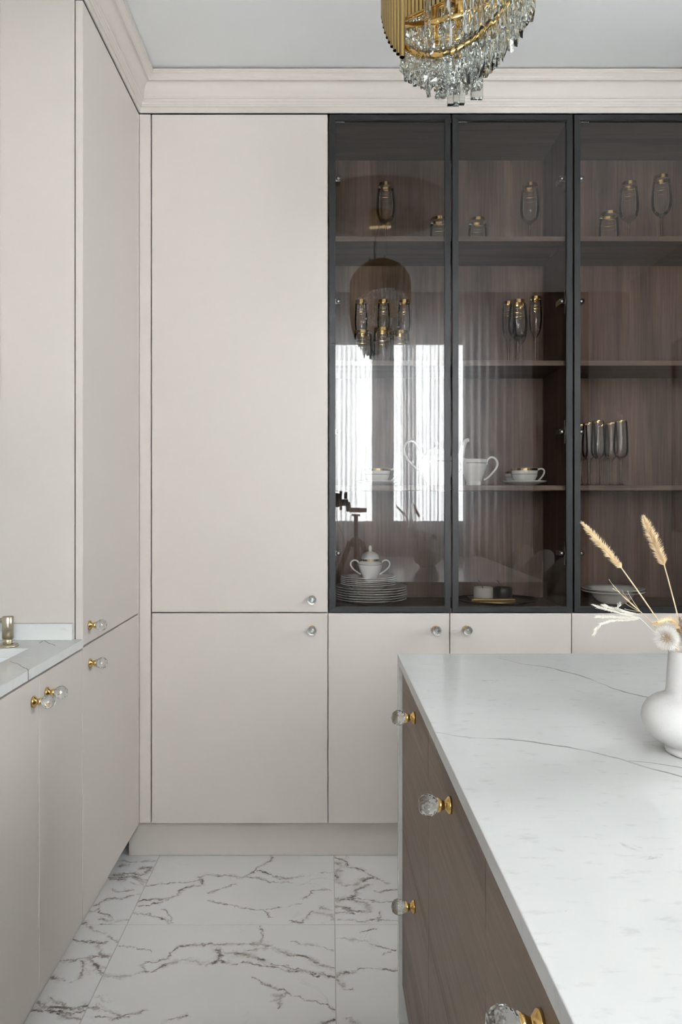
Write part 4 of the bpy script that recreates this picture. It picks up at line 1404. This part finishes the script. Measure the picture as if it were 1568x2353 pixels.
thing('brass_stand', st, M['brass'], 'low polished brass stand on the dark tray', 'stand')
for pxx, mt_, lab in ((1117, 'stone_white', 'small pale stone salt pot on the brass stand'), (1161.5, 'stone_black', 'small black stone pepper pot on the brass stand')):
    px_, py_ = (pxx - VPX) / s_, y
    zp = zt_ + 0.0145
    thing('stone_pot', MB().lathe([(0.0, 0.0), (0.034, 0.0), (0.0345, 0.001), (0.0345, 0.0355), (0.0335, 0.0365), (0.0295, 0.0365), (0.0295, 0.008), (0.0, 0.008)], 48, (px_, py_, zp)), M[mt_], lab, 'pot')
    thing('tiny_spoon', MB().tube([(px_ + 0.010, py_ + 0.006, zp + 0.0105), (px_ - 0.004, py_ + 0.004, zp + 0.040), (px_ - 0.018, py_ + 0.002, zp + 0.062)], [0.0022, 0.0015, 0.0019], 8), M['camera_black'],
          'tiny dark spoon standing in the ' + ('pale' if 'white' in mt_ else 'black') + ' stone pot', 'spoon')

# ------------------------------------------------------------------ chandelier
ch = root('chandelier', 'round chandelier of brass tubes and hanging cut crystals', 'chandelier', (CX, CYD, 1.98))
ux, uy = -math.sin(math.radians(22)), -math.cos(math.radians(22))       # low side of the slanted rings
def tt(dx, dy):
    return -(dx * ux + dy * uy)
def z_ring(t):
    return 2.17 + (1.9 if t < -0.054 else 0.33) * (t + 0.054)
# brass tubes: hollow, unit height
def tube_mesh():
    b = MB()
    b.lathe([(0.0052, 0.0), (0.0052, 1.0)], 12)
    b.lathe([(0.0043, 1.0), (0.0043, 0.0)], 12)
    b.lathe([(0.0043, 0.0), (0.0052, 0.0)], 12, smooth=False)
    b.lathe([(0.0052, 1.0), (0.0043, 1.0)], 12, smooth=False)
    return b.mesh('brass_tube', M['brass_tube'])
TM = tube_mesh()
R0 = 0.145
a0, a1 = math.radians(-8), math.radians(180 + 36)
nt = 58
for i in range(nt):
    a = a0 + (a1 - a0) * i / (nt - 1)
    dx, dy = R0 * math.cos(a), R0 * math.sin(a)
    zb_ = z_ring(tt(dx, dy)) - 0.004
    zt_ = 2.292 + 0.076 * max(0.0, math.sin(a)) ** 1.4 + (0.012 if i % 7 == 3 and abs(a - PI / 2) < 0.5 else 0)
    inst('brass_tube', TM, ch, Matrix.Translation((CX + dx, CYD + dy, zb_)) @ Matrix.Diagonal((1, 1, zt_ - zb_, 1)))
# cut crystals: twisted faceted bars with a slanted foot, unit length hanging down
def crystal_mesh(twist, w0, d0, name='crystal_bar'):
    b = MB()
    rows = 11
    vs, fs = [], []
    for r_ in range(rows):
        t = r_ / (rows - 1)
        a = twist * t
        k = 1.0 if 0 < r_ < rows - 1 else 0.8
        j = 1.0 + (0.16 if r_ % 2 else -0.05)
        for (px_, py_) in ((w0, 0), (0.15 * w0, d0), (-w0, 0), (-0.15 * w0, -d0)):
            x_, y_ = px_ * k * j, py_ * k * j
            zz_ = -t
            if r_ == rows - 1:
                zz_ = -1.0 - 0.0 + (0.07 if px_ > 0 else 0.0)
            vs.append((x_ * math.cos(a) - y_ * math.sin(a), x_ * math.sin(a) + y_ * math.cos(a), zz_))
    for r_ in range(rows - 1):
        for k in range(4):
            j = (k + 1) % 4
            fs.append((r_ * 4 + k, r_ * 4 + j, (r_ + 1) * 4 + j, (r_ + 1) * 4 + k))
    fs.append((3, 2, 1, 0))
    e = (rows - 1) * 4
    fs.append((e, e + 1, e + 2, e + 3))
    fs = [tuple(reversed(f)) for f in fs]
    b.add(vs, fs, False)
    return b.mesh(name, M['crystal'])
CM = [crystal_mesh(PI * 1.4, 0.0082, 0.0052), crystal_mesh(-PI * 1.2, 0.0078, 0.0056), crystal_mesh(PI * 0.9, 0.0088, 0.0050)]
def hang(dx, dy, zt_, zb_, k):
    L_ = zt_ - zb_
    inst('crystal_bar', CM[k % 3], ch, Matrix.Translation((CX + dx, CYD + dy, zt_)) @ Matrix.Rotation(k * 1.37, 4, 'Z') @ Matrix.Diagonal((1, 1, L_, 1)))
k = 0
# outer crystals on the open side
for i in range(26):
    a = math.radians(-8) - i * math.radians(5.0)
    dx, dy = 0.139 * math.cos(a), 0.139 * math.sin(a)
    if math.degrees(a) < -88 and i % 3 != 2:
        continue
    t = tt(dx, dy)
    hang(dx, dy, 2.29, 2.145 + 1.45 * t, k)
    k += 1
# outer crystals that hang below the tubes on the left
for i in range(9):
    a = math.radians(-138) + i * math.radians(6.0)
    dx, dy = 0.134 * math.cos(a), 0.134 * math.sin(a)
    t = tt(dx, dy)
    hang(dx, dy, z_ring(t) + 0.012, min(2.150 + 1.45 * t + 0.45 * max(0.0, -dx - 0.05), z_ring(t) - 0.02), k)
    k += 1
# inner rows
for (R_, num, zr, sl, zb0, sb) in ((0.106, 34, 2.175, 0.80, 2.098, 1.20), (0.072, 24, 2.125, 0.75, 2.052, 0.90), (0.038, 13, 2.085, 0.7, 2.012, 0.55)):
    for i in range(num):
        a = 2 * PI * i / num
        dx, dy = R_ * math.cos(a), R_ * math.sin(a)
        t = tt(dx, dy)
        hang(dx, dy, zr + sl * t, zb0 + sb * t, k)
        k += 1
    rb = MB()
    N_ = 60
    vs, fs = [], []
    for i in range(N_):
        a = 2 * PI * i / N_
        for rr, hh in ((R_ + 0.003, 0.0), (R_ + 0.003, 0.012), (R_ - 0.001, 0.012), (R_ - 0.001, 0.0)):
            dx, dy = rr * math.cos(a), rr * math.sin(a)
            vs.append((CX + dx, CYD + dy, zr + sl * tt(dx, dy) + hh))
    for i in range(N_):
        j = (i + 1) % N_
        for q in range(4):
            p_ = (q + 1) % 4
            fs.append((i * 4 + q, j * 4 + q, j * 4 + p_, i * 4 + p_))
    rb.add(vs, fs, True)
    part('brass_ring', rb, M['brass'], ch)
rb = MB()
vs, fs = [], []
N_ = 72
for i in range(N_):
    a = 2 * PI * i / N_
    for rr, hh in ((R0 - 0.006, 0.0), (R0 - 0.006, 0.010), (R0 - 0.0095, 0.010), (R0 - 0.0095, 0.0)):
        dx, dy = rr * math.cos(a), rr * math.sin(a)
        vs.append((CX + dx, CYD + dy, z_ring(tt(dx, dy)) + hh))
for i in range(N_):
    j = (i + 1) % N_
    for q in range(4):
        p_ = (q + 1) % 4
        fs.append((i * 4 + q, j * 4 + q, j * 4 + p_, i * 4 + p_))
rb.add(vs, fs, True)
part('brass_ring', rb, M['brass'], ch)
fr_ = MB()
for a in (20, 80, 140, 200, 260, 320):
    c_, s_ = math.cos(math.radians(a)), math.sin(math.radians(a))
    z_ = 2.205
    fr_.tube([(CX, CYD, z_), (CX + c_ * (R0 - 0.008), CYD + s_ * (R0 - 0.008), z_)], 0.0030, 8)
fr_.lathe([(0.0, 2.196), (0.026, 2.196), (0.026, 2.214), (0.0, 2.214)], 24, (CX, CYD, 0))
fr_.tube([(CX, CYD, 2.214), (CX, CYD, 2.30)], 0.005, 10)
part('arm_frame', fr_, M['brass'], ch)
# flat square cut crystals closing the bottom
sqm = MB().box(-0.0105, 0.0105, -0.005, 0.005, -1.0, 0.0).mesh('square_crystal', M['crystal'])
for (dx, dy, zt_, zb_) in ((-0.028, -0.105, 1.985, 1.938), (-0.012, -0.07, 2.02, 1.958), (0.015, -0.10, 2.0, 1.952)):
    inst('crystal_bar', sqm, ch, Matrix.Translation((CX + dx, CYD + dy, zt_)) @ Matrix.Diagonal((1, 1, zt_ - zb_, 1)))
for (dx, dy) in ((0.0, -0.028), (0.045, 0.035), (-0.045, 0.035)):
    part('lamp_socket', MB().lathe([(0.0, 2.118), (0.0135, 2.118), (0.0135, 2.196), (0.0, 2.196)], 20, (CX + dx, CYD + dy, 0)), M['brass'], ch)
    part('bulb', MB().lathe([(0.0, 2.075), (0.005, 2.078), (0.0105, 2.090), (0.011, 2.105), (0.008, 2.118)], 16, (CX + dx, CYD + dy, 0)), M['lamp'], ch)
cn = MB().lathe([(0.0, Z_CEIL - 0.034), (0.055, Z_CEIL - 0.034), (0.056, Z_CEIL - 0.036), (0.056, Z_CEIL - 0.104), (0.054, Z_CEIL - 0.106), (0.0, Z_CEIL - 0.106)], 40, (CX, CYD, 0))
part('canopy', cn, M['brass'], ch)
for (c_, s_) in ((0.7, 0.7), (-0.7, 0.7), (-0.7, -0.7), (0.7, -0.7)):
    part('suspension_wire', MB().tube([(CX + 0.035 * c_, CYD + 0.035 * s_, Z_CEIL - 0.106), (CX + 0.062 * c_, CYD + 0.062 * s_, 2.205)], 0.0009, 6), M['steel'], ch)
cp = bez(Vector((CX - 0.005, CYD, Z_CEIL - 0.106)), Vector((CX - 0.05, CYD + 0.01, 2.46)), Vector((CX - 0.012, CYD, 2.36)), 12)
part('power_cord', MB().tube(cp + [Vector((CX, CYD, 2.30))], 0.0028, 8), M['cord'], ch)

# ------------------------------------------------------------------ things behind the camera, seen mirrored in the doors
# curtains
def curtain(x0, x1, y, z0, z1, folds, amp, mat, label, name, seed, side=False):
    rnd = random.Random(seed)
    nx, nz = folds * 10, 14
    ph = [rnd.uniform(0.6, 1.4) for _ in range(folds + 2)]
    vs, fs = [], []
    for j in range(nz + 1):
        v = j / nz
        for i in range(nx + 1):
            u = i / nx
            f = u * folds
            k = int(f)
            a = amp * (ph[k] * (1 - (f - k)) + ph[k + 1] * (f - k)) * (0.55 + 0.45 * (1 - v))
            xx = x0 + (x1 - x0) * u + 0.012 * math.sin(v * 2.2 + k) * (1 - v)
            vs.append((xx, y + a * math.sin(2 * PI * f), z0 + (z1 - z0) * v))
    for j in range(nz):
        for i in range(nx):
            p_ = j * (nx + 1) + i
            fs.append((p_, p_ + 1, p_ + nx + 2, p_ + nx + 1))
    if side:
        vs = [(q, p, z) for p, q, z in vs]
    mb = MB().add(vs, fs, True)
    o = thing(name, mb, mat, label, 'curtain')
    return o
curtain(-1.10, 0.66, -0.60, 0.015, 2.94, 25, 0.026, M['sheer'], 'sheer white curtain covering most of the window, mirrored in the glass', 'sheer_curtain', 1)
curtain(0.55, 1.47, -0.53, 0.015, 2.94, 15, 0.026, M['sheer'], 'sheer white curtain gathered beside the dark drape', 'sheer_curtain', 2)
curtain(1.52, 1.94, -0.50, 0.015, 2.94, 6, 0.030, M['drape'], 'dark brown drape hanging beside the sheer curtain', 'drape', 3)

curtain(1.15, 2.12, 1.91, 0.015, 2.655, 14, 0.022, M['sheer'], 'sheer white curtain added over the made-up side window behind the stools', 'sheer_curtain', 4, side=True)  # not in view; added to soften light from the made-up side window

# counter stools
def stool_parts():
    r = root('counter_stool', 'cream boucle counter stool with rounded wing back at the island', 'stool', (0, 0, 0), group='boucle stools along the island')
    sh = MB()
    na, rows = 40, []
    vs, fs = [], []
    Ro, Ri = 0.198, 0.148
    zb_ = 0.60
    sec_n = None
    for i in range(na + 1):
        th = math.radians(-118 + 236 * i / na)          # 0 = back (+x)
        c_, s_ = math.cos(th), math.sin(th)
        zt_ = 0.70 + 0.27 * (0.5 + 0.5 * math.cos(max(-PI, min(PI, th * 1.45)))) ** 0.8
        ro = Ro * (1.0 + 0.10 * max(0, c_))
        sec = [(Ri, zb_), (Ri, zt_ - 0.035)]
        for q in range(7):
            aa = PI - PI * q / 6
            sec.append(((Ri + ro) / 2 + (ro - Ri) / 2 * math.cos(aa), zt_ - 0.030 + 0.030 * math.sin(aa)))
        sec += [(ro, zt_ - 0.035), (ro * 0.97, zb_)]
        sec_n = len(sec)
        for (rr, zz_) in sec:
            vs.append((rr * c_, rr * s_, zz_))
    for i in range(na):
        for q in range(sec_n):
            p_ = (q + 1) % sec_n
            fs.append((i * sec_n + q, (i + 1) * sec_n + q, (i + 1) * sec_n + p_, i * sec_n + p_))
    fs.append(tuple(range(sec_n)))
    fs.append(tuple(range(na * sec_n, (na + 1) * sec_n))[::-1])
    sh.add(vs, fs, True)
    part('backrest', sh, M['boucle'], r)
    part('seat', MB().lathe([(0.0, 0.585), (0.18, 0.585), (0.185, 0.60), (0.146, 0.6005), (0.146, 0.645), (0.136, 0.66), (0.0, 0.667)], 40), M['boucle'], r)
    for (a, b_) in ((0.13, 0.12), (0.13, -0.12), (-0.12, 0.12), (-0.12, -0.12)):
        part('leg', MB().tube([(a, b_, 0.586), (a * 1.35, b_ * 1.3, 0.001)], [0.014, 0.010], 10), M['black_metal'], r)
    return r
st0 = stool_parts()
st0.location = (0.965, 0.76, 0)
FR[st0] = Matrix.Translation((0.965, 0.76, 0))
for yy in (1.168, 1.576):
    copy_tree(st0, (0.965, yy, 0))

# picture on the right wall
r = root('picture_frame', 'thin dark picture frame on the right wall', 'picture', (XR - 0.01, 1.13, 1.05))
pf = MB()
for (a, b_, c_, d_) in ((0.83, 1.45, 1.05, 1.065), (0.83, 1.45, 2.115, 2.13), (0.83, 0.845, 1.065, 2.115), (1.435, 1.45, 1.065, 2.115)):
    pf.box(XR - 0.025, XR - 0.001, a, b_, c_, d_)
part('frame', pf, M['camera_black'], r)
part('print', MB().box(XR - 0.010, XR - 0.002, 0.845, 1.435, 1.065, 2.115), M['art'], r)

# camera on its tripod
cb = root('photo_camera', 'black camera on the tripod, mirrored in the first glass door', 'camera', (0.0, -0.10, 1.17))
part('body', MB().box(-0.072, 0.072, -0.165, -0.115, CAMZ - 0.052, CAMZ + 0.045, 0.006).box(-0.03, 0.03, -0.16, -0.118, CAMZ + 0.045, CAMZ + 0.066, 0.004), M['camera_black'], cb)
ln = part('lens', MB().lathe([(0.0, 0.0), (0.033, 0.0), (0.034, 0.02), (0.036, 0.085), (0.036, 0.098), (0.031, 0.098), (0.028, 0.090), (0.0, 0.088)], 32,
     m=Matrix.Translation((0, -0.115, CAMZ)) @ Matrix.Rotation(-PI / 2, 4, 'X')), M['camera_black'], cb)
TX, TY = 0.187, -0.14
tp = root('camera_tripod', 'black tripod holding the camera, mirrored in the first glass door', 'tripod', (TX, TY, 0))
hd = MB()
hd.box(0.0725, 0.088, -0.165, -0.115, CAMZ - 0.075, CAMZ + 0.060, 0.003)
hd.lathe([(0, 0), (0.024, 0), (0.024, 0.045), (0, 0.045)], 20, m=Matrix.Translation((0.088, TY, CAMZ - 0.02)) @ Matrix.Rotation(PI / 2, 4, 'Y'))
hd.box(0.118, 0.150, TY - 0.02, TY + 0.02, CAMZ - 0.085, CAMZ - 0.015, 0.006)
hd.box(0.140, 0.232, TY - 0.018, TY + 0.018, CAMZ - 0.090, CAMZ - 0.058, 0.004)
hd.lathe([(0, 0), (0.015, 0), (0.015, 0.03), (0, 0.03)], 16, m=Matrix.Translation((0.232, TY, CAMZ - 0.074)) @ Matrix.Rotation(PI / 2, 4, 'Y'))
hd.lathe([(0, 0), (0.012, 0), (0.012, 0.04), (0.006, 0.045), (0, 0.045)], 16, m=Matrix.Translation((0.115, TY, CAMZ + 0.005)))
hd.lathe([(0, 0), (0.030, 0), (0.030, 0.014), (0, 0.014)], 20, m=Matrix.Translation((TX, TY, CAMZ - 0.116)))
part('geared_head', hd, M['camera_black'], tp)
part('centre_column', MB().tube([(TX, TY, 0.60), (TX, TY, CAMZ - 0.116)], 0.0145, 16), M['camera_black'], tp)
part('leg_hub', MB().lathe([(0, 0.900), (0.028, 0.900), (0.040, 0.920), (0.042, 0.945), (0.028, 0.962), (0, 0.962)], 20, (TX, TY, 0)), M['camera_black'], tp)
for a in (205, 335, 85):
    c_, s_ = math.cos(math.radians(a)), math.sin(math.radians(a))
    R_ = 0.40
    p1 = Vector((TX + c_ * 0.045, TY + s_ * 0.045, 0.935))
    p2 = Vector((TX + c_ * R_, TY + s_ * R_, 0.004))
    lg = MB().tube([p1, p1.lerp(p2, 0.34)], 0.019, 12).tube([p1.lerp(p2, 0.34), p1.lerp(p2, 0.68)], 0.0155, 12).tube([p1.lerp(p2, 0.68), p2], 0.012, 12)
    part('leg', lg, M['camera_black'], tp)
part('release_cable', MB().tube(handle_pts([(0.055, -0.14, CAMZ - 0.052), (0.056, -0.12, 1.08), (0.10, -0.11, 0.97), (0.105, -0.11, 0.90), (0.06, -0.11, 0.82), (0.045, -0.12, 0.74), (0.12, -0.13, 0.66), (0.16, -0.14, 0.62)]), 0.002, 6), M['camera_black'], tp)
